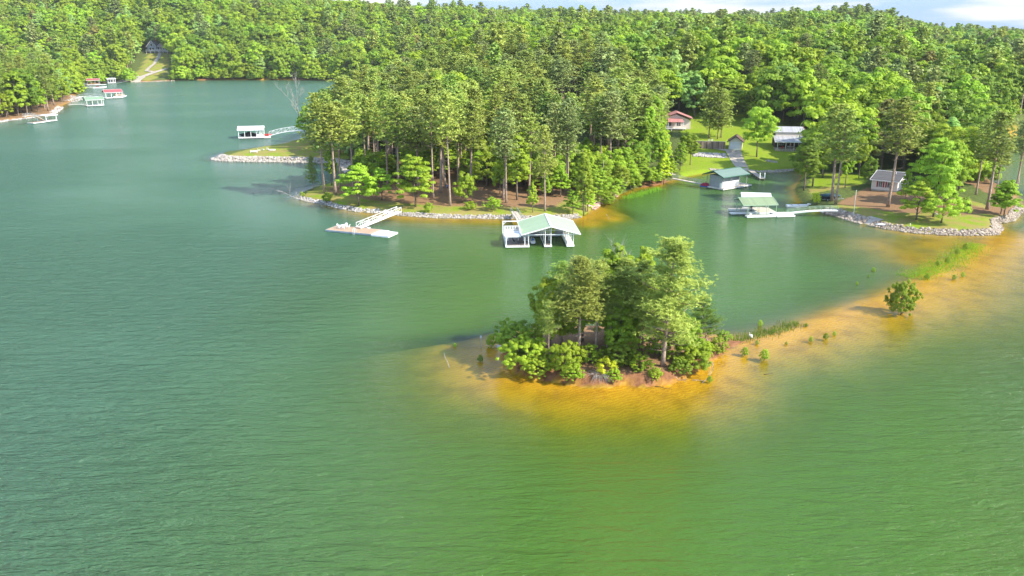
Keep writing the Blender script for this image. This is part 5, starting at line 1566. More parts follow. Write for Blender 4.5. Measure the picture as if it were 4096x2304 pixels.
gangway((*W(345, 422, 0.7), 0.8), (*W(272, 420, 1.8), 1.8), 1.5, 1.1, 10, WHITE_OLD, DECK_PALE, 'white gangway to the pale green roofed dock on the left shore', arch=0.5, style='mid', tk=0.6, railm=GALV)
t, l_, r_, L_ = small_dock('covered_dock', 'dock with bright red roof farthest out from the left shore', (424, 395), (492, 392), 8, 3.9, 5.6, ROOF_RED, WHITE)
b_ = thing('pontoon_boat', 'tan covered boat inside the bright red roofed dock', 'boat', (l_[0] + 3, l_[1] + 4, 0.4), r_)
hull(8.5, 2.6, 0.9).build('hull', WHITE, b_); MB().box(0.8, 7.2, -1.2, 1.2, 1.0, 2.3).build('cover', TANC, b_, bevel=0.3)
gangway((*W(420, 393, 0.7), 0.8), (*W(303, 391, 2.4), 2.2), 1.4, 1.5, 8, ALU, DECK_WHITE, 'long pale blue-white truss bridge to the bright red roofed dock', arch=1.3, tk=0.6, railm=GALV)
t, l_, r_, L_ = small_dock('covered_dock', 'dock with faded red roof near the dark inlet', (350, 342), (398, 341), 9, 4.0, 5.2, ROOF_RED, GALV)
deckpiece(t, L_ + .2, L_ + 5, 0, 2, DECK_PALE, WHITE, 0.6)
tp = thing('tarpaulin', 'blue tarpaulin bundle on the faded red roofed dock', 'tarpaulin', (*W(341, 335, 1), 0.6), 0)
MB().ball((0, 0, 1.0), 1.3, 8, 6, (0.7, .7, 1.1)).build('cover', BLUEP, tp); MB().tube([(0, 0, 0), (0, 0, 2.4)], 0.1, 6).build('pole', GALV, tp)
gangway((*W(372, 352, 0.7), 0.8), (*W(308, 350, 1.5), 1.6), 1.5, 1.2, 8, WHITE_OLD, DECK_PALE, 'white gangway with dark panels beside the moored speedboat', style='mid', tk=0.6, railm=GALV)
gangway((*W(349, 340, 0.7), 0.8), (*W(322, 338, 1.5), 1.6), 1.5, 1.2, 4, WHITE_OLD, DECK_PALE, 'short white gangway to the faded red roofed dock', style='mid', tk=0.6, railm=GALV)
b_ = thing('speedboat', 'white speedboat moored in front of the faded red roofed dock', 'boat', (*W(374, 354), 0.0), 0.25)
hull(9.5, 2.8, 1.1).build('hull', WHITE, b_); MB().box(2.0, 4.0, -1.0, 1.0, 1.1, 1.6).build('seat', MAROON, b_, bevel=0.1); MB().beam((4.6, -1.0, 1.2), (4.2, -0.9, 2.0), 0.08).beam((4.6, 1.0, 1.2), (4.2, 0.9, 2.0), 0.08).beam((4.2, -0.9, 2), (4.2, 0.9, 2.0), 0.08).build('windscreen', GLASS, b_)
t, l_, r_, L_ = small_dock('covered_dock', 'far dock with pale teal flat roof at the end of the white ramp', (432, 334), (464, 333), 8, 3.6, 4.2, WHITE, WHITE)
gangway((*W(466, 333, 0.8), 0.9), (*W(524, 322, 3.0), 3.0), 2.0, 1.6, 7, WHITE_OLD, DECK_PALE, 'white ramp gangway from the far clearing to the pale roofed dock', style='mid', tk=0.6, railm=GALV)

# ---- houses ---------------------------------------------------------------------------
def window(parent, x0, x1, z0, z1, y, d, frm=WHITE, shut=None, bars=(2, 4)):
    """window in a wall facing -y (d=-1); frame proud of the wall"""
    f = MB()
    for (a, b_, c, e) in ((x0 - .07, x1 + .07, z0 - .08, z0), (x0 - .07, x1 + .07, z1, z1 + .08), (x0 - .07, x0, z0, z1), (x1, x1 + .07, z0, z1)):
        f.box(a, b_, y - 0.06, y + 0.02, c, e)
    for i in range(1, bars[0]): xx = x0 + (x1 - x0) * i / bars[0]; f.box(xx - .02, xx + .02, y - .05, y + 0.02, z0, z1)
    for i in range(1, bars[1]): zz = z0 + (z1 - z0) * i / bars[1]; f.box(x0, x1, y - .048, y + 0.018, zz - .02, zz + .02)
    fo = f.build('window', frm, parent)
    MB().box(x0, x1, y - 0.025, y + 0.01, z0, z1).build('pane', GLASS, fo)
    if shut:
        for (a, b_) in ((x0 - .50, x0 - .09), (x1 + .09, x1 + .50)):
            MB().box(a, b_, y - 0.05, y - 0.003, z0 - .08, z1 + .08).build('shutter', shut, fo)
    return fo

# porch house at the head of the cove
x1_, y1_, z1_ = G(3107, 603); x2_, y2_, z2_ = G(3241, 604)
rz = math.atan2(y2_ - y1_, x2_ - x1_); Lh = math.hypot(x2_ - x1_, y2_ - y1_)
zb = max(gz(x1_, y1_), gz(x2_, y2_)) - 0.2
PH = thing('house', 'house with pale grey metal roof and deep open porch above the cove lawn', 'house', (x1_, y1_, zb), rz)
MB().box(-0.6, Lh + 3.5, -0.5, 4.5, -2.5, 0.6).build('stone_base', STONEW, PH)
MB().box(-0.5, Lh + 3.4, -0.4, 4.45, 0.603, 0.70).build('porch_floor', CONC, PH)
MB().box(0, Lh, 4.5, 11.0, -2.0, 4.9).build('wall', DARKW, PH)
MB().box(-0.1, Lh - 1.2, 4.2, 4.48, 4.75, 6.1).build('clerestory_wall', BEIGE, PH)
MB().slab([(-1.0, -0.5, 3.25), (Lh + 0.6, -0.5, 3.25), (Lh - 0.8, 4.4, 4.9), (-1.0, 4.4, 4.9)], 0.16).build('porch_roof', ROOF_GREY, PH)
r_ = MB().slab([(-1.0, 3.9, 6.1), (Lh - 1.0, 3.9, 6.1), (Lh - 1.8, 7.6, 7.7), (-1.0, 7.6, 7.7)], 0.16).slab([(-1.0, 7.62, 7.7), (Lh - 1.8, 7.62, 7.7), (Lh - 1.0, 11.4, 6.1), (-1.0, 11.4, 6.1)], 0.16)
rr_ = r_.build('roof', ROOF_GREY, PH)
MB().beam((Lh - 0.95, 3.9, 6.0), (Lh - 1.72, 7.6, 7.62), 0.1, 0.25).beam((Lh + 0.65, -0.5, 3.2), (Lh - 0.75, 4.4, 4.85), 0.1, 0.25).build('fascia', ROOF_RED, rr_)
MB().box(-1.0, Lh + 0.6, -0.62, -0.52, 3.02, 3.28).build('gutter', WHITE, PH)
posts(PH, [(x, -0.2, 3.1) for x in np.linspace(0.1, Lh - 0.1, 5)], 0.7, WHITE_OLD, 0.22)
window(PH, 1.6, 3.0, 1.6, 3.0, 4.5, -1); window(PH, 8.0, 9.6, 1.6, 3.0, 4.5, -1)
MB().box(5.0, 6.0, 4.42, 4.497, 0.72, 2.9).build('door', MAROON, PH)
def on_ph(lx, ly, lz): return (x1_ + lx * math.cos(rz) - ly * math.sin(rz), y1_ + lx * math.sin(rz) + ly * math.cos(rz), zb + lz)
t = thing('patio_umbrella', 'folded pale umbrella over the white porch table', 'umbrella', on_ph(Lh * .42, 1.6, 0.7), 0)
MB().tube([(0, 0, 0), (0, 0, 2.3)], 0.04, 6).build('pole', WHITE, t); MB().tube([(0, 0, 1.0), (0, 0, 2.35)], [0.32, 0.05], 8).build('canopy', WHITE_OLD, t)
t = thing('porch_table', 'white table on the porch of the grey roofed house', 'table', on_ph(Lh * .42, 1.6, 0.7), 0)
MB().tube([(0, 0, 0.68), (0, 0, 0.75)], [1.1, 1.1], 16).build('table_top', WHITE, t)
for a in range(4): MB().tube([(0.7 * math.cos(a * PI / 2), 0.7 * math.sin(a * PI / 2), 0.68), (0.8 * math.cos(a * PI / 2), 0.8 * math.sin(a * PI / 2), 0)], 0.05, 6).build('leg', WHITE, t)
plastic_chair('red chair at the left end of the porch', on_ph(1.6, 0.8, 0.7), 0.3 + PI, REDP)
plastic_chair('dark green chair near the right end of the porch', on_ph(Lh * .72, 0.9, 0.7), 2.6, TRIM_GREEN)

# shed with roller door, wooden wall
x0_, y0_, z0_ = G(2914, 598); xr_, yr_, _ = G(2967, 600)
SH = thing('shed', 'small cream shed with brown gable roof and white roller door by the concrete drive', 'shed', (x0_, y0_, z0_ - 0.1), math.atan2(yr_ - y0_, xr_ - x0_) - 0.05)
Ls = math.hypot(xr_ - x0_, yr_ - y0_)
MB().prism([(0, -1), (Ls, -1), (Ls, 3.0), (Ls / 2, 4.5), (0, 3.0)], 0, 6.5).build('wall', CREAM, SH)
dr = MB().box(0.45, Ls - 0.6, -0.06, -0.003, 0.05, 2.75).build('roller_door', DOORW, SH)
MB().beam((0.4, -0.05, 2.82), (Ls - 0.55, -0.05, 2.82), 0.09, 0.12).beam((0.38, -0.05, 0), (0.38, -0.05, 2.85), 0.09).beam((Ls - 0.52, -0.05, 0), (Ls - 0.52, -0.05, 2.85), 0.09).build('frame', WHITE_OLD, dr)
gable_roof(-0.6, Ls + 0.6, -0.5, 7.0, 2.75, 4.7, 'y', 0.12, ROOF_BROWN, SH, DARKW)
a0 = G(2776, 592); a1 = G(2900, 598)
RW = thing('retaining_wall', 'tall weathered wooden retaining wall left of the shed', 'wall', (a0[0], a0[1], a0[2] - 0.6), math.atan2(a1[1] - a0[1], a1[0] - a0[0]))
Lw = math.hypot(a1[0] - a0[0], a1[1] - a0[1])
WOODW = striped('weathered_vertical_boards', (0.36, 0.26, 0.19), (0.16, 0.11, 0.08), 0.28, 'X', 0.9, 0.16, 0.3)
MB().box(0, Lw, 0, 0.25, 0, 3.0).build('boards', WOODW, RW); MB().box(-0.05, Lw + 0.05, -0.06, 0.31, 3.003, 3.12).build('cap', DEADW, RW)
for x in np.linspace(0.4, Lw - 0.4, 6): MB().beam((x, -0.1, 0), (x, -0.1, 3.0), 0.16).build('post', DARKW, RW)
t = thing('planter', 'white planter against the foot of the wooden retaining wall', 'planter', G(2813, 592)[:2] + (G(2813, 592)[2],), 0)
MB().tube([(0, 0, 0), (0, 0, 0.8)], [0.35, 0.5], 10).build('pot', WHITE, t); MB().ball((0, 0, 0.95), 0.4, 8, 6).build('plant', LEAF['mid'], t)
px_, py_, pz_ = G(2835, 565)
plastic_chair('white chair above the wooden retaining wall, the left one', (px_, py_, gz(px_, py_)), PI, WHITE, 'chairs above the retaining wall')
px_, py_, pz_ = G(2845, 565)
plastic_chair('white chair above the wooden retaining wall, the right one', (px_, py_, gz(px_, py_)), PI + .3, WHITE, 'chairs above the retaining wall')

# red-roofed house on the slope
x0_, y0_, z0_ = G(2700, 520)
RH = thing('house', 'house with faded red metal roof and white porch rail half hidden by trees', 'house', (x0_ - 4.0, y0_, z0_ - 0.5), -0.12)
MB().prism([(0, -2), (10, -2), (10, 4.0), (4.2, 6.2), (0, 4.8)], 3.0, 11).build('wall', BEIGE, RH)
MB().slab([(-2, 2.0, 4.6), (4.6, 2.0, 7.0), (4.6, 11.5, 7.0), (-2, 11.5, 4.6)], 0.15).slab([(4.62, 2.0, 7.0), (10.8, 2.0, 4.7), (10.8, 11.5, 4.7), (4.62, 11.5, 7.0)], 0.15).build('roof', ROOF_REDF, RH)
MB().slab([(-2, -0.6, 3.7), (7.2, -0.6, 3.7), (6.6, 2.9, 4.7), (-2, 2.9, 4.7)], 0.14).build('porch_roof', ROOF_REDF, RH)
MB().box(-2, 8.2, -0.5, 3.0, 0.9, 1.05).build('porch_floor', WHITE_OLD, RH)
posts(RH, [(x, -0.35, 3.65) for x in (-1.8, 1.2, 4.2, 7.0)] + [(x, -0.3, 0.9) for x in (-1.8, 7.0)][:0], 1.05, WHITE, 0.22)
rl = MB().beam((-2, -0.45, 1.15), (8, -0.45, 1.15), 0.1, 0.3).beam((-2, -0.4, 2.0), (7, -0.4, 2.0), 0.08)
for x in np.linspace(-1.9, 6.9, 30): rl.beam((x, -0.4, 1.1), (x, -0.4, 2.0), 0.05)
rl.build('railing', WHITE, RH)
window(RH, 1.0, 2.6, 1.8, 3.4, 3.0, -1); window(RH, 4.6, 6.2, 1.8, 3.4, 3.0, -1)
for x in (-1.8, 2.6, 7.0): MB().box(x - .12, x + .12, -0.42, -0.18, -4, 0.9).build('support', WHITE, RH)
# pale house among the headland pines
x0_, y0_, z0_ = G(2232, 478)
HH = thing('house', 'white two storey house glimpsed between the headland pines', 'house', (x0_, y0_, z0_ - 0.3), 0.15)
MB().prism([(0, -2), (11, -2), (11, 4.6), (5.5, 7.2), (0, 4.6)], 0, 9).build('wall', WHITE, HH)
gable_roof(-0.5, 11.5, -0.6, 9.6, 4.55, 7.4, 'y', 0.15, ROOF_GREY, HH, WHITE)
for (x, z) in ((1.6, 2.6), (4.8, 2.6), (8.0, 2.6), (1.6, 0.2), (8.0, 0.2)): window(HH, x, x + 1.4, z, z + 1.5, 0.0, -1, bars=(2, 2))
MB().box(4.9, 6.1, -0.06, -0.003, 0, 2.2).build('door', MAROON, HH)
# beige house on the point
x0_, y0_, z0_ = G(3484, 762)
zb = gz(x0_ + 4, y0_) - 0.1
RB = math.radians(-38)
BHs = thing('house', 'beige sided house with charcoal roof and maroon shuttered windows on the right point', 'house', (x0_, y0_, zb), RB)
Lb = 6.6; Db = 11.5
MB().box(0, Lb, 0, Db, -1.5, 0.35).build('foundation', CONC, BHs)
wl = MB(); yy = Db / 2
vs = [(x, y, z) for x in (0, Lb) for (y, z) in ((0.0, 0.353), (Db, 0.353), (Db, 3.0), (yy, 4.5), (0.0, 3.0))]
wl.add(vs, [(0, 1, 2, 3, 4), (9, 8, 7, 6, 5), (0, 5, 6, 1), (1, 6, 7, 2), (2, 7, 8, 3), (3, 8, 9, 4), (4, 9, 5, 0)]); wl.build('wall', BEIGE, BHs)
gable_roof(-0.5, Lb + 0.5, -0.5, Db + 0.5, 2.95, 4.7, 'x', 0.14, ROOF_SHING, BHs, WHITE)
window(BHs, 1.75, 2.75, 1.15, 2.55, 0.0, -1, WHITE, MAROON, (2, 4)); window(BHs, 4.0, 5.0, 1.15, 2.55, 0.0, -1, WHITE, MAROON, (2, 4))
MB().box(-0.05, 0.06, -0.05, 0.05, 0.36, 2.95).box(Lb - 0.06, Lb + 0.05, -0.05, 0.05, 0.36, 2.95).build('corner_trim', WHITE, BHs)
MB().box(Lb + 0.003, Lb + 0.06, 1.5, 2.5, 0.4, 2.5).build('door', WHITE, BHs); MB().tube([(4.8, 4.4, 4.2), (4.8, 4.4, 4.95)], 0.1, 8).build('vent_pipe', WHITE, BHs)
# grey gabled house on the far hill
x0_, y0_, z0_ = G(592, 212)
mp_ = 1 / (3400 / (y0_ * 0.96))
FH = thing('house', 'blue-grey house with tall gable and long deck high on the far hill', 'house', (x0_, y0_, z0_ - 1), 0.05)
wg = 34 * mp_; wt = 78 * mp_; hh = 50 * mp_
MB().prism([(0, -3), (wg, -3), (wg, hh * .58), (wg / 2, hh), (0, hh * .58)], 0, 9).build('wall', BLUEWOOD, FH)
MB().box(wg + .05, wt, 1.5, 9, -3, hh * .62).build('wing_wall', BLUEWOOD, FH)
gable_roof(-1.0, wg + 1.0, -1.0, 9.5, hh * .55, hh * 1.04, 'y', 0.4, ROOF_SHING, FH, WHITE)
MB().slab([(wg + .6, 0.6, hh * .60), (wt + 1, 0.6, hh * .60), (wt + 1, 9.5, hh * .82), (wg + .6, 9.5, hh * .82)], 0.4).build('wing_roof', ROOF_GREY, FH)
dk = MB().box(-1, wt + 1, -3.0, -0.05, hh * .22, hh * .25)
dk.build('balcony_floor', WHITE_OLD, FH)
rl = MB().beam((-1, -2.9, hh * .35), (wt + 1, -2.9, hh * .35), 0.15, 0.15)
for x in np.linspace(-1, wt + 1, 40): rl.beam((x, -2.9, hh * .25), (x, -2.9, hh * .35), 0.08)
rl.build('railing', WHITE_OLD, FH)
for x in np.linspace(-0.5, wt + .5, 6): MB().box(x - .2, x + .2, -2.9, -2.5, -6, hh * .22).build('support', WHITE_OLD, FH)
for (a, b_, c, e) in ((0.25, 0.45, .3, .5), (0.55, 0.75, .3, .5), (0.4, 0.6, .62, .8)): window(FH, wg * a, wg * b_, hh * c, hh * e, 0, -1, bars=(1, 1))
for i in range(4): window(FH, wg + 1.2 + i * (wt - wg) * .23, wg + 2.6 + i * (wt - wg) * .23, hh * .32, hh * .52, 1.5, -1, bars=(1, 1))

# ---- paths, drive, ramps: sheets draped on the ground ------------------------------------
def drape_poly(name, pts, m, lift=0.06, th=0.15, n=14):
    """pts: world quad strip [(left, right), ...]"""
    V, Fc = [], []
    k = 6
    for (a, b_) in pts:
        for j in range(k + 1):
            x = a[0] + (b_[0] - a[0]) * j / k; y = a[1] + (b_[1] - a[1]) * j / k
            V.append((x, y, max(gz(x, y), -0.6) + lift))
    for i in range(len(pts) - 1):
        for j in range(k): q = i * (k + 1) + j; Fc.append((q, q + 1, q + k + 2, q + k + 1))
    me = bpy.data.meshes.new(name); me.from_pydata(V, [], Fc); me.update(); me.materials.append(m)
    return tag(link(name, me), kind='structure')
def strip(name, pxs, wd, m, lift=0.06, sub=5, zz=None):
    w_ = [G(*p)[:2] if zz is None else W(*p, zz) for p in pxs]
    pl = []
    for a, b_ in zip(w_[:-1], w_[1:]):
        for j in range(sub): pl.append((a[0] + (b_[0] - a[0]) * j / sub, a[1] + (b_[1] - a[1]) * j / sub))
    pl.append(w_[-1]); out = []
    for i, p in enumerate(pl):
        a = pl[max(0, i - 1)]; b_ = pl[min(len(pl) - 1, i + 1)]
        d = math.hypot(b_[0] - a[0], b_[1] - a[1]) + 1e-9; nx, ny = -(b_[1] - a[1]) / d, (b_[0] - a[0]) / d
        ww = wd if not hasattr(wd, '__len__') else np.interp(i / (len(pl) - 1), np.linspace(0, 1, len(wd)), wd)
        out.append(((p[0] + nx * ww / 2, p[1] + ny * ww / 2), (p[0] - nx * ww / 2, p[1] - ny * ww / 2)))
    return drape_poly(name, out, m, lift)
def quad4(name, c, m, n=10, lift=0.06):
    w_ = [G(*p)[:2] for p in c]   # left-near, right-near, right-far, left-far
    rows = []
    for i in range(n + 1):
        t = i / n
        rows.append(((w_[0][0] + (w_[3][0] - w_[0][0]) * t, w_[0][1] + (w_[3][1] - w_[0][1]) * t), (w_[1][0] + (w_[2][0] - w_[1][0]) * t, w_[1][1] + (w_[2][1] - w_[1][1]) * t)))
    return drape_poly(name, rows, m, lift)
quad4('boat_ramp', [(2950, 686), (2996, 684), (2962, 602), (2900, 600)], CONC, 14, 0.10)
strip('driveway', [(2768, 590), (2830, 590), (2880, 597), (2925, 606)], 2.6, CONC, 0.14)
quad4('boat_ramp', [(3431, 886), (3483, 903), (3536, 880), (3484, 866)], CONC, 8, 0.10)
strip('path', [(640, 212), (634, 232), (618, 256), (597, 273), (585, 285), (600, 287), (614, 290)], 3.2, CONC, 0.5)
strip('path', [(665, 276), (614, 292), (570, 308), (545, 322), (528, 333)], [4, 5, 7, 9], CONC, 0.4)
strip('path', [(500, 306), (530, 309), (570, 308)], 4, CONC, 0.45)
strip('path', [(2640, 690), (2665, 690), (2692, 700)], 2.2, CONC, 0.08)
strip('road', [(4060, 610), (4084, 585), (4110, 560)], 7, CONC, 0.3)

# ---- small things on land -----------------------------------------------------------------
x, y, z = G(3414, 860)
t = thing('flagpole', 'bare white flagpole on the lawn beside the stone shore', 'flagpole', (x, y, z), 0)
MB().tube([(0, 0, 0), (0, 0, 5.9)], [0.07, 0.045], 8).build('pole', WHITE, t); MB().ball((0, 0, 5.97), 0.1, 8, 6).build('finial', WHITE, t, smooth=True)
x, y, z = G(3283, 802)
t = thing('covered_boat', 'boat under a dark teal cover on a trailer below the two pines', 'boat', (x, y, z + 0.45), 0.06)
hull(5.0, 1.9, 0.8).build('hull', BLACKC, t)
MB().loft([[(xx, yy * s, zz * s + 0.78) for (yy, zz) in ((-1.0, 0), (-0.55, 0.42), (0, 0.55), (0.55, 0.42), (1.0, 0))] for (xx, s) in ((-0.05, .85), (0.6, 1), (2.2, 1.25), (3.6, 1), (5.1, .35))]).build('cover', TEALC, t)
t = thing('boat_trailer', 'galvanised trailer carrying the dark covered boat', 'trailer', (x, y, z), 0.06)
MB().beam((0, -0.7, 0.42), (4.4, -0.7, 0.42), 0.09).beam((0, 0.7, 0.42), (4.4, 0.7, 0.42), 0.09).beam((4.4, -0.7, 0.42), (6.2, 0, 0.45), 0.09).beam((4.4, 0.7, 0.42), (6.2, 0, 0.45), 0.09).beam((5.4, 0, 0.45), (5.4, 0, 1.1), 0.08).build('frame', GALV, t)
for s in (-0.95, 0.95):
    wv = MB().tube([(1.4, s - 0.1, 0.32), (1.4, s + 0.1, 0.32)], 0.32, 14).build('wheel', RUBBER, t); MB().tube([(1.4, s - 0.12, 0.32), (1.4, s + 0.12, 0.32)], 0.16, 10).build('rim', WHITE, wv)
x, y, z = G(3745, 862)
plastic_chair('white slatted garden chair beside a trunk on the point lawn', (x, y, z), 2.2, WHITE, None, 0.7, True, 'garden chair', 'garden_chair')
for (px, py, r, lb) in ((1041, 604, 2.2, 'pale reclining garden chair on the grassy finger, leftmost of three'), (1056, 601, 2.7, 'pale garden chair in the middle of three on the grassy finger'), (1071, 599, 3.2, 'white garden chair on the grassy finger, rightmost of three')):
    x, y, z = G(px, py)
    plastic_chair(lb, (x, y, z), r, WHITE_OLD, 'garden chairs round the fire ring', 0.8, True, 'garden chair', 'garden_chair')
x, y, z = G(1088, 602)
t = thing('fire_ring', 'round stone fire ring with ashes on the grassy finger', 'fire ring', (x, y, z), 0)
st = MB()
for i in range(14):
    a = i * 2 * PI / 14; st.ball((1.1 * math.cos(a), 1.1 * math.sin(a), 0.15), 0.26, 6, 4)
st.build('stone_ring', GRANITE, t); MB().tube([(0, 0, 0), (0, 0, 0.1)], 0.9, 12).build('ash_bed', RUBBER, t)
x, y, z = G(1000, 613)
t = thing('bench', 'grey-white wooden bench on the tip of the grassy finger', 'bench', (x, y, z), 0.03)
MB().box(0, 2.6, 0, 0.5, 0.42, 0.5).build('seat', WHITE_OLD, t)
MB().box(0, 2.6, 0.5, 0.56, 0.75, 1.0).box(0, 2.6, 0.5, 0.56, 0.55, 0.7).build('backrest', WHITE_OLD, t)
for xx in (0.1, 2.4):
    for yy in (0.05, 0.45): MB().box(xx, xx + 0.1, yy, yy + 0.08, 0, 0.41 if yy < .3 else 0.99).build('leg', WHITE_OLD, t)
x, y, z = G(3640, 905)
t = thing('marker_post', 'short white stake on the lawn edge of the right point', 'post', (x, y, z), 0)
MB().box(-0.05, 0.05, -0.05, 0.05, 0, 0.7).build('stake', WHITE, t)
x, y = W(1924, 1388)
t = thing('marker_post', 'thin pole with small white top standing in the shallows left of the island', 'post', (x, y, -0.5), 0)
MB().tube([(0, 0, 0), (0, 0, 1.9)], 0.035, 6).build('pole', DEADW, t); MB().box(-0.08, 0.08, -0.08, 0.08, 1.9, 2.2).build('cap', WHITE, t)
x, y = W(1994, 1388)
t = thing('boulder', 'pale rounded boulder in the water at the left end of the island', 'boulder', (x, y, 0.05), 0)
MB().ball((0, 0, 0), 0.42, 9, 6, (1, .8, .6)).build('rock', GRANITE, t, smooth=True)
x, y, z = G(3355, 905)[:3]
x, y = W(3520, 908); t = thing('kayak', 'pale overturned kayak lying on the stones right of the point ramp', 'kayak', (x - 1, y + .6, 0.5), -0.25)
MB().loft([[(xx, yy * s, zz * s) for (yy, zz) in ((-0.35, 0), (-0.2, 0.25), (0.2, 0.25), (0.35, 0), (0.2, -0.1), (-0.2, -0.1))] for (xx, s) in ((0, .1), (0.6, .8), (1.5, 1.1), (2.4, .8), (3.0, .1))]).build('hull', ALU, t)

# ---- skinned figures ------------------------------------------------------------------------
def skinned(name, verts, edges, radii, m, parent, sub=2, root=0):
    me = bpy.data.meshes.new(name); me.from_pydata(verts, edges, []); me.update()
    o = link(name, me, parent)
    md = o.modifiers.new('skin', 'SKIN')
    for v, r in zip(me.skin_vertices[0].data, radii):
        v.radius = (r, r) if not hasattr(r, '__len__') else r
    me.skin_vertices[0].data[root].use_root = True
    s = o.modifiers.new('sub', 'SUBSURF'); s.levels = sub; s.render_levels = sub
    me.materials.append(m); md.use_smooth_shade = True
    return o
x, y, z = G(1791, 762)
PE = thing('person', 'person in a blue shirt and navy shorts walking under the headland pines', 'person', (x, y, z), -0.2)
V = [(0, 0, 0.95), (0, 0, 1.15), (0, 0.01, 1.38), (0, 0, 1.5), (0, -0.02, 1.62), (0, -0.03, 1.76),
     (-0.19, 0, 1.42), (-0.27, -0.02, 1.15), (-0.24, -0.16, 0.95), (-0.22, -0.24, 0.90),
     (0.19, 0, 1.42), (0.27, 0.02, 1.15), (0.24, -0.12, 0.95), (0.22, -0.20, 0.90),
     (-0.10, 0, 0.90), (-0.11, -0.08, 0.5), (-0.11, 0.02, 0.08), (-0.11, -0.14, 0.04),
     (0.10, 0, 0.90), (0.12, 0.06, 0.5), (0.12, 0.20, 0.10), (0.12, 0.06, 0.04)]
E_ = [(0, 1), (1, 2), (2, 3), (3, 4), (4, 5), (2, 6), (6, 7), (7, 8), (8, 9), (2, 10), (10, 11), (11, 12), (12, 13), (0, 14), (14, 15), (15, 16), (16, 17), (0, 18), (18, 19), (19, 20), (20, 21)]
R_ = [0.15, 0.13, 0.15, 0.06, 0.10, 0.08, 0.07, 0.045, 0.035, 0.03, 0.07, 0.045, 0.035, 0.03, 0.10, 0.065, 0.045, 0.03, 0.10, 0.065, 0.045, 0.03]
body = skinned('body', V, E_, R_, SKIN, PE)
skinned('shirt', [V[0], V[1], V[2], V[6], V[7], V[10], V[11]], [(0, 1), (1, 2), (2, 3), (3, 4), (2, 5), (5, 6)], [0.175, 0.155, 0.17, 0.09, 0.07, 0.09, 0.07], SHIRT, PE)
skinned('shorts', [(0, 0, 0.97), V[14], (-0.11, -0.07, 0.56), V[18], (0.12, 0.05, 0.56)], [(0, 1), (1, 2), (0, 3), (3, 4)], [0.16, 0.125, 0.10, 0.125, 0.10], SHORTS, PE)
MB().ball((0, 0.0, 1.70), 0.115, 10, 8, (0.95, 1.0, 0.95)).build('hair', HAIR, PE, smooth=True)
for s in (-1, 1):
    hd = MB()
    bx, by, bz = 0.22 * s, -0.26 + (0.04 if s > 0 else 0), 0.88
    hd.ball((bx, by, bz), 0.045, 8, 6, (0.7, 1, 1.1))
    for f in range(4): hd.tube([(bx + (f - 1.5) * 0.018, by - 0.02, bz - 0.02), (bx + (f - 1.5) * 0.018, by - 0.06, bz - 0.06), (bx + (f - 1.5) * 0.017, by - 0.05, bz - 0.09 - 0.008 * (f in (1, 2)))], 0.009, 5)
    hd.tube([(bx - 0.04 * s, by, bz), (bx - 0.065 * s, by - 0.04, bz - 0.03)], 0.011, 5)
    hd.build('hand', SKIN, PE, smooth=True)
x, y = W(3003, 1358)
EG = thing('egret', 'white egret standing at the sandbar edge near the reeds', 'bird', (x, y, -0.05), 2.6)
skinned('body', [(0, 0, 0.62), (0.16, 0, 0.70), (-0.12, 0, 0.50), (-0.22, 0, 0.34), (0.24, 0, 0.84), (0.20, 0, 0.98), (0.27, 0, 1.08), (0.33, 0, 1.09)],
        [(0, 1), (0, 2), (2, 3), (1, 4), (4, 5), (5, 6), (6, 7)], [0.15, 0.10, 0.10, 0.03, 0.045, 0.035, 0.045, 0.02], FEATHER, EG)
MB().tube([(0.33, 0, 1.09), (0.50, 0, 1.05)], [0.022, 0.003], 6).build('beak', BEAK, EG)
for s in (-0.05, 0.05): MB().tube([(0, s, 0.55), (-0.03, s, 0.28), (0.0, s, -0.05)], 0.014, 5).build('leg', BLACKC, EG)
MB().ball((-0.08, 0.0, 0.62), 0.2, 10, 8, (0.75, .8, 1.25)).build('wing', FEATHER, EG, smooth=True)

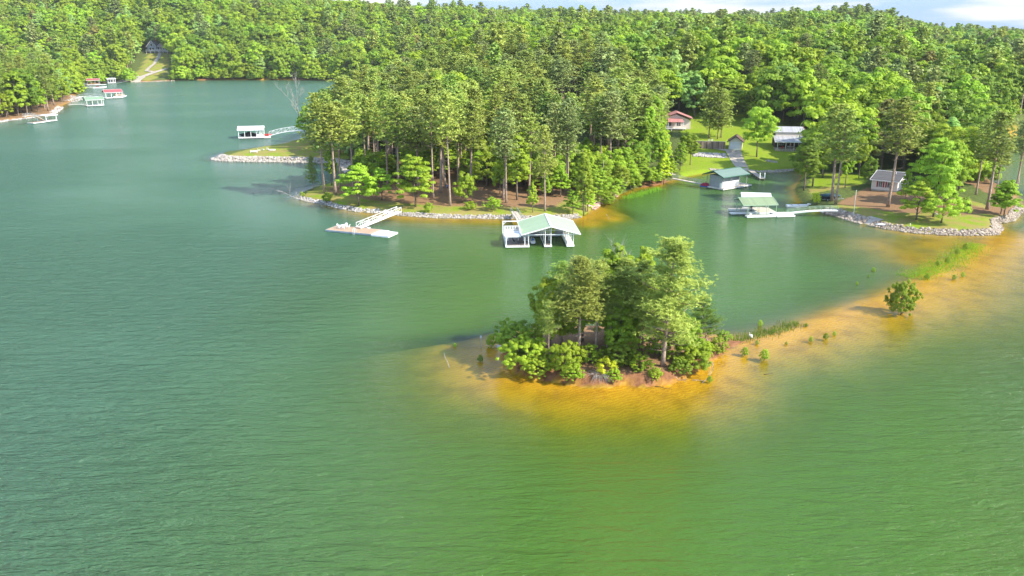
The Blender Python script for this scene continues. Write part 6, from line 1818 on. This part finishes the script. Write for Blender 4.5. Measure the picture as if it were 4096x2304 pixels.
# ------------------------------------------------------------------ stone banks, wood, reeds
def rocks(name, label, pxs, wd, n, s0, s1, m, z_in=0.9, px_is_world=False, cat='stones', dz=0.0):
    """angular stones in a band inland of a shoreline polyline"""
    line = pxs if px_is_world else [W(*p) for p in pxs]
    seg = [(a, b, math.hypot(b[0] - a[0], b[1] - a[1])) for a, b in zip(line[:-1], line[1:])]
    tot = sum(s[2] for s in seg); g = np.random.default_rng(len(name) + n)
    phi = (1 + 5 ** .5) / 2
    ico = np.array([(-1, phi, 0), (1, phi, 0), (-1, -phi, 0), (1, -phi, 0), (0, -1, phi), (0, 1, phi), (0, -1, -phi), (0, 1, -phi), (phi, 0, -1), (phi, 0, 1), (-phi, 0, -1), (-phi, 0, 1)]) / 1.9
    icf = np.array([(0, 11, 5), (0, 5, 1), (0, 1, 7), (0, 7, 10), (0, 10, 11), (1, 5, 9), (5, 11, 4), (11, 10, 2), (10, 7, 6), (7, 1, 8), (3, 9, 4), (3, 4, 2), (3, 2, 6), (3, 6, 8), (3, 8, 9), (4, 9, 5), (2, 4, 11), (6, 2, 10), (8, 6, 7), (9, 8, 1)])
    V, Fc = [], []; k = 0
    for i in range(n):
        t = g.uniform(0, tot)
        for a, b, l in seg:
            if t <= l: break
            t -= l
        t /= l; d = g.uniform(-0.35, 1.0) * wd
        nx, ny = -(b[1] - a[1]) / l, (b[0] - a[0]) / l
        x = a[0] + (b[0] - a[0]) * t + nx * d; y = a[1] + (b[1] - a[1]) * t + ny * d
        s = g.uniform(s0, s1)
        z = max(gz(x, y), -0.15) + s * 0.15 + dz
        v = ico * (1 + g.normal(size=(12, 1)) * 0.16) * np.array([1, g.uniform(.6, 1), g.uniform(.5, .8)]) * s * 0.6
        th = g.uniform(0, 6.28); c_, s_ = math.cos(th), math.sin(th)
        tl = g.uniform(-.5, .5); v = v @ np.array([[1, 0, 0], [0, math.cos(tl), -math.sin(tl)], [0, math.sin(tl), math.cos(tl)]])
        v = v @ np.array([[c_, s_, 0], [-s_, c_, 0], [0, 0, 1]]) + np.array([x, y, z])
        V.append(v); Fc.append(icf + k * 12); k += 1
    me = np_mesh(name, np.concatenate(V), [np.concatenate(Fc)], [m])
    return tag(link(name, me), label, cat, kind='stuff')
def stone_mat(name, a, b, c):
    m, t, p = new_mat(name)
    g = t.nodes.new('ShaderNodeNewGeometry'); r = t.nodes.new('ShaderNodeValToRGB')
    t.links.new(g.outputs['Random Per Island'], r.inputs[0])
    r.color_ramp.elements[0].color = (*a, 1); r.color_ramp.elements[1].color = (*b, 1); e = r.color_ramp.elements.new(0.5); e.color = (*c, 1)
    t.links.new(r.outputs[0], p.inputs['Base Color']); p.inputs['Roughness'].default_value = 0.9; p.inputs['Specular IOR Level'].default_value = 0.15
    return m
ST_PALE = stone_mat('pale_riprap', (0.22, 0.195, 0.165), (0.50, 0.45, 0.385), (0.37, 0.33, 0.28))
ST_WARM = stone_mat('warm_riprap', (0.19, 0.145, 0.11), (0.46, 0.39, 0.31), (0.33, 0.27, 0.21))
ST_GREY = stone_mat('grey_riprap', (0.22, 0.20, 0.19), (0.62, 0.58, 0.54), (0.42, 0.38, 0.35))
rocks('riprap', 'bank of pale stones along the near side of the grassy finger', [(862, 632), (858, 638), (900, 643), (1000, 645), (1150, 647), (1300, 651), (1375, 662), (1395, 690)][::1], 3.6, 3000, 0.45, 0.95, ST_PALE)
rocks('riprap', 'line of stones along the left of the headland shore', [(1190, 792), (1235, 806), (1300, 815), (1360, 833), (1430, 845), (1520, 852), (1600, 860)], 1.2, 800, 0.2, 0.6, ST_GREY)
rocks('riprap', 'line of pale stones along the right of the headland shore', [(1590, 860), (1620, 862), (1750, 870), (1900, 872), (2050, 874), (2180, 878), (2290, 872), (2320, 868)], 1.3, 1500, 0.2, 0.6, ST_PALE)
rocks('riprap', 'rough brown and cream stones between the green gangway and the point ramp', [(3290, 848), (3300, 850), (3370, 870), (3430, 888), (3450, 893)], 2.4, 700, 0.4, 0.85, ST_WARM)
rocks('riprap', 'long stone edging round the lawn of the right point', [(3480, 899), (3540, 912), (3640, 928), (3760, 937), (3900, 940), (3985, 936), (4000, 915), (3990, 892), (4050, 880), (4072, 855), (4100, 832)], 1.7, 2400, 0.25, 0.68, ST_WARM)
rocks('riprap', 'stone edging at the foot of the cove lawn right of the pier', [(3000, 686), (3100, 689), (3195, 680)], 1.4, 500, 0.3, 0.6, ST_PALE)
rocks('riprap', 'thin line of stones at the foot of the cove lawn left of the ramp', [(2840, 686), (2925, 683), (2945, 684)], 0.8, 200, 0.25, 0.5, ST_PALE)
bk = [G(*p)[:2] for p in ((2772, 622), (2840, 626), (2905, 628))]
rocks('riprap', 'stone bank between the drive and the lower cove lawn', bk, 3.4, 1100, 0.3, 0.7, ST_GREY, px_is_world=True)
bk = [G(*p)[:2] for p in ((3060, 642), (3085, 648), (3110, 650))]
rocks('riprap', 'small patch of pale stones in the middle of the cove lawn', bk, 1.5, 150, 0.25, 0.5, ST_PALE, px_is_world=True)
rocks('riprap', 'stones along the shore of the left point', [(-40, 495), (0, 488), (60, 479), (140, 469), (150, 467)], 1.6, 420, 0.4, 0.9, ST_GREY)
rocks('riprap', 'tumbled stones at the corner of the left point', [(215, 456), (235, 443), (247, 428)], 2.5, 260, 0.5, 1.0, ST_GREY)
rocks('riprap', 'pale stone heap at the landing of the left shore bridges', [(283, 408), (300, 406), (318, 398), (312, 386)], 5.0, 300, 0.4, 0.9, ST_GREY)
rocks('riprap', 'pale stones along the far shore by the clearing', [(540, 330), (600, 327), (700, 323)], 2.0, 220, 0.5, 1.2, ST_WARM)
rocks('sandstone_ledge', 'pinkish sandstone slabs at the cove mouth bank', [(2370, 838), (2420, 800), (2470, 782)], 1.3, 170, 0.4, 1.1, stone_mat('pink_sandstone', (0.36, 0.22, 0.17), (0.60, 0.42, 0.34), (0.48, 0.32, 0.25)))

def branching(label, name, cat, loc, rz, L, seed, m=DEADW, n=5, depth=2, up=0.5, r0=0.06, lean=(1, 0, 0.2), group=None, wob=1.0, rise=0.0):
    g = random.Random(seed)
    paths = []
    def grow(p, d, l, r, k):
        pts = [p]; q = Vector(p); dd = Vector(d).normalized()
        for i in range(4):
            dd = (dd + Vector((g.uniform(-.35, .35) * wob, g.uniform(-.35, .35) * wob, g.uniform(-.25, .3) * up)) + Vector((0, 0, rise))).normalized()
            q = q + dd * (l / 4); pts.append(tuple(q))
        paths.append((pts, [r * (1 - 0.2 * i) for i in range(5)]))
        if k > 0:
            for i in range(n):
                t = g.uniform(0.5 if rise else 0.25, 1); idx = min(3, int(t * 4)); a = Vector(pts[idx]).lerp(Vector(pts[idx + 1]), t * 4 - idx)
                e = (dd + Vector((g.uniform(-1, 1), g.uniform(-1, 1), g.uniform(-.4, .9) * up))).normalized()
                grow(tuple(a), e, l * g.uniform(.35, .6), r * 0.5, k - 1)
    grow((0, 0, 0), lean, L, r0, depth)
    me = tubes(paths, 5); me.materials.append(m); me.name = name
    o = link(name, me, None, loc, (0, 0, rz)); return tag(o, label, cat, group)
def drift(px, py, L, seed, label, lean=(1, 0, .3), rz=0, z=0.0, n=3, depth=1, r0=0.05, name='driftwood', m=DEADW):
    x, y = W(px, py)
    return branching(label, name, 'driftwood', (x, y, z), rz, L, seed, m, n, depth, 0.6, r0, lean)
drift(1797, 1470, 1.6, 3, 'curled pale stick standing in the shallows left of the island', (-.1, 0, 1), n=2)
drift(2808, 1532, 2.4, 5, 'forked grey driftwood right of the island with a zigzag arm', (.7, .3, .35), n=4, depth=2)
drift(2770, 1520, 1.4, 9, 'short driftwood twig lying left of the forked driftwood', (1, .2, .1), n=2)
drift(2700, 1520, 1.9, 11, 'white forked branch hanging off the right end of the island bank', (.5, -.6, .1), n=4, depth=2)
drift(2620, 1545, 2.6, 12, 'long thin branch trailing in the shallows below the island bank', (1, -.6, 0.02), n=3, m=DARKW)
drift(2650, 1500, 1.8, 14, 'tangle of grey roots at the foot of the largest island pine', (.9, -.3, .05), n=6, depth=2)
drift(2715, 1500, 2.0, 15, 'dark tangle of dead twigs right of the largest island pine', (1, .1, .15), n=7, depth=2, m=DARKW)
drift(2250, 1525, 2.0, 16, 'grey roots spilling off the bank under the thin left pine', (.9, -.4, .1), n=6, depth=2)
drift(1245, 808, 6.5, 21, 'bleached fallen tree top lying off the headland tip', (-1, .25, .12), n=6, depth=2, r0=0.12, name='fallen_tree')
drift(1090, 767, 2.2, 22, 'dark snag poking out of the water left of the headland', (.3, 0, .8), n=2, m=DARKW)
drift(1115, 772, 2.4, 24, 'low dark branch floating right of the dark snag', (1, .1, .03), n=2, m=DARKW)
drift(1010, 773, 3.0, 23, 'pale floating branch farthest left of the headland', (1, .1, .08), n=3)
drift(2445, 785, 6.0, 25, 'pale fallen limb leaning from the cove bank into the water', (.6, -.6, .1), n=5, depth=1, r0=0.1, z=1.2, name='fallen_limb')
drift(2265, 880, 3.2, 26, 'thin grey stick rising from the shallows right of the mint dock, left one', (.6, .3, .35), n=0)
drift(2290, 878, 2.6, 27, 'thin grey stick rising from the shallows right of the mint dock, right one', (.6, .3, .35), n=1)
drift(2435, 878, 1.8, 28, 'twiggy dead sapling standing in the orange shallows', (0, 0, 1), n=5, depth=1)
drift(3055, 1498, 1.0, 29, 'dark lump of sunken wood below the round bright bush', (1, 0, .03), n=3, m=DARKW)
# bare twiggy bush on the island bank
x, y = W(2395, 1535)
tb = thing('bare_bush', 'bare grey twiggy bush drooping over the island bank with yellow leaves behind', 'bush', (x, y, 0.6), 0)
g_ = random.Random(4); paths = []
for i in range(95):
    a = g_.uniform(0, 2 * PI); l = g_.uniform(1.4, 2.6); o_ = g_.uniform(.5, 1.05)
    p = [(0.15 * math.cos(a), 0.15 * math.sin(a), 0.2)]
    for q in (0.35, 0.65, 1.0): p.append((math.cos(a) * l * q * o_ + g_.uniform(-.08, .08), math.sin(a) * l * q * o_, 0.2 + l * (q * 1.35 - q * q * 1.35)+ g_.uniform(-.05, .05)))
    paths.append((p, [0.022, 0.018, 0.014, 0.008]))
me = tubes(paths, 4); me.materials.append(DEADW); link('twigs', me, tb)
v, f, c = broad_crown(77, 2.6, 1.4, 0.6, 30, 60, 0.10, 'round'); me = np_mesh('leaves', v, [f], [LEAF['yellow']]); link('leaves', me, tb, (0.9, 0.5, 0))
# dead trees and bare crowns
def deadtree(px, py, h, label, seed, rz=0, m=DEADW, n=7, r0=0.2, lean=(0.03, 0, 1), zoff=0):
    x, y, z = G(px, py)
    return branching(label, 'dead_tree', 'dead tree', (x, y, z + zoff), rz, h, seed, m, n, 3, 0.6, r0, lean, wob=0.35, rise=0.12)
deadtree(1228, 560, 16, 'tall bleached dead tree at the root of the grassy finger', 31, n=5, r0=0.24, lean=(-0.10, 0, 1))
x, y, z = G(1228, 560)
tree('sapling1', x, y, 13, 'bright', 'fing', label='bright green leafy tree wrapping the foot of the bleached dead tree', wide=1.0)
deadtree(2490, 1385, 9.5, 'bare brown branches rising between the island pines and the yellow-green tree', 37, n=7, r0=0.1)
deadtree(2406, 770, 9.0, 'straight pale broken trunk on the cove bank', 41, n=0, r0=0.18, lean=(0, 0, 1))

# reeds and marsh grass
def reeds(name, label, line, wd, n, h, m, cat='reeds'):
    V, Fc = [], []; g = np.random.default_rng(n)
    w_ = [W(*p) for p in line]
    seg = [(a, b, math.hypot(b[0] - a[0], b[1] - a[1])) for a, b in zip(w_[:-1], w_[1:])]; tot = sum(s[2] for s in seg)
    k = 0
    for i in range(n):
        t = g.uniform(0, tot)
        for a, b, l in seg:
            if t <= l: break
            t -= l
        t /= l; d = g.normal() * wd * 0.5
        nx, ny = -(b[1] - a[1]) / l, (b[0] - a[0]) / l
        x = a[0] + (b[0] - a[0]) * t + nx * d; y = a[1] + (b[1] - a[1]) * t + ny * d
        for j in range(3):
            aa = g.uniform(0, 6.28); hh = h * g.uniform(.5, 1.15); w2 = 0.03
            dx, dy = math.cos(aa) * w2, math.sin(aa) * w2; lx, ly = g.normal(size=2) * 0.16 * hh
            V += [(x - dx, y - dy, -0.1), (x + dx, y + dy, -0.1), (x + lx, y + ly, hh)]; Fc.append((k, k + 1, k + 2)); k += 3
    me = np_mesh(name, np.array(V), [np.array(Fc)], [m]); return tag(link(name, me), label, cat, kind='stuff')
REED = leaf_mat('reed_blades', (0.17, 0.30, 0.03), (0.11, 0.20, 0.03), trans=0.3)
REED2 = leaf_mat('marsh_blades', (0.34, 0.56, 0.03), (0.22, 0.40, 0.025), trans=0.3)
reeds('reeds', 'thin dark green reeds along the back edge of the sandbar by the egret', [(2935, 1362), (3000, 1345), (3100, 1325), (3190, 1290)], 1.6, 1000, 0.34, REED)
reeds('marsh_grass', 'green marsh grass growing through shallow water on the upper sandbar', [(3640, 1112), (3720, 1085), (3800, 1050), (3850, 1010), (3905, 975)], 3.2, 2300, 0.42, REED2, 'marsh grass')
reeds('reeds', 'sparse green reeds along the cove bank', [(2500, 795), (2560, 778), (2640, 755)], 2.0, 500, 0.8, REED2)

# ------------------------------------------------------------------ labels for the woods
ORD = ['first', 'second', 'third', 'fourth', 'fifth', 'sixth', 'seventh', 'eighth', 'ninth', 'tenth', 'eleventh', 'twelfth', 'thirteenth', 'fourteenth', 'fifteenth', 'sixteenth']
REG = {'head': 'headland', 'cove': 'cove bank', 'slope': 'cove slope', 'ridge': 'upper ridge', 'leftw': 'left shore', 'fing': 'grassy finger', 'point': 'right point', 'isl': 'island', 'far': 'far hill'}
GRP = {'head': 'trees of the headland wood', 'cove': 'trees on the cove bank', 'slope': 'trees on the slope behind the cove', 'ridge': 'trees on the ridge above the cove', 'leftw': 'trees of the left shore wood', 'fing': 'trees on the grassy finger', 'point': 'trees on the right point', 'isl': 'trees and bushes on the island and sandbar', 'far': 'trees on the far hill'}
SHADE = {'olive': 'olive', 'green': 'dark green', 'grey': 'grey-green', 'bright': 'yellow-green', 'mid': 'green', 'deep': 'deep green', 'pale': 'pale green', 'yellow': 'yellow', 'russet': 'brownish'}
from collections import defaultdict
bins = defaultdict(list)
for r in TREES:
    r[0]['group'] = GRP[r[6]] if not r[1] == 'x' else ''
    if r[7]: continue
    bins[(r[6], r[1], r[2])].append(r)
for (reg, kind, shade), rs in bins.items():
    rs.sort(key=lambda r: r[5])
    rowsz = 13; nrow = max(1, math.ceil(len(rs) / rowsz))
    for i in range(nrow):
        row = sorted(rs[i * rowsz:(i + 1) * rowsz], key=lambda r: to_px(r[4], r[5], 5)[0])
        for j, r in enumerate(row):
            size = 'tall' if r[3] > (23.5 if kind == 'pine' else 17.5) else ('small' if r[3] < (20 if kind == 'pine' else 11) else 'medium')
            rown = (['front'] + ORD[1:])[i]
            rt = (f', {rown} row' if nrow > 1 else '')
            ordn = 'only one' if len(row) == 1 else f'{ORD[j]} of its colour from left' if kind == 'pine' else f'{ORD[j]} of its green from left'
            r[0]['label'] = f"{size} {SHADE[shade]} {'pine' if kind == 'pine' else 'broadleaf'} on the {REG[reg]}{rt}, {ordn}"

# ------------------------------------------------------------------ air
hz_m = bpy.data.materials.new('haze_air'); hz_m.use_nodes = True
ht = hz_m.node_tree; ht.nodes.remove(ht.nodes['Principled BSDF'])
pv = ht.nodes.new('ShaderNodeVolumePrincipled')
pv.inputs['Color'].default_value = (0.93, 0.95, 0.96, 1)
pv.inputs['Density'].default_value = 0.00005
pv.inputs['Anisotropy'].default_value = 0.0
ht.links.new(pv.outputs[0], ht.nodes['Material Output'].inputs['Volume'])
hb = MB().box(-3300, 3300, -400, 4400, -14, 260)
hzo = tag(hb.build('haze', hz_m), 'thin pale summer haze over the lake and hills', 'haze', kind='stuff')
sc.cycles.volume_bounces = 0
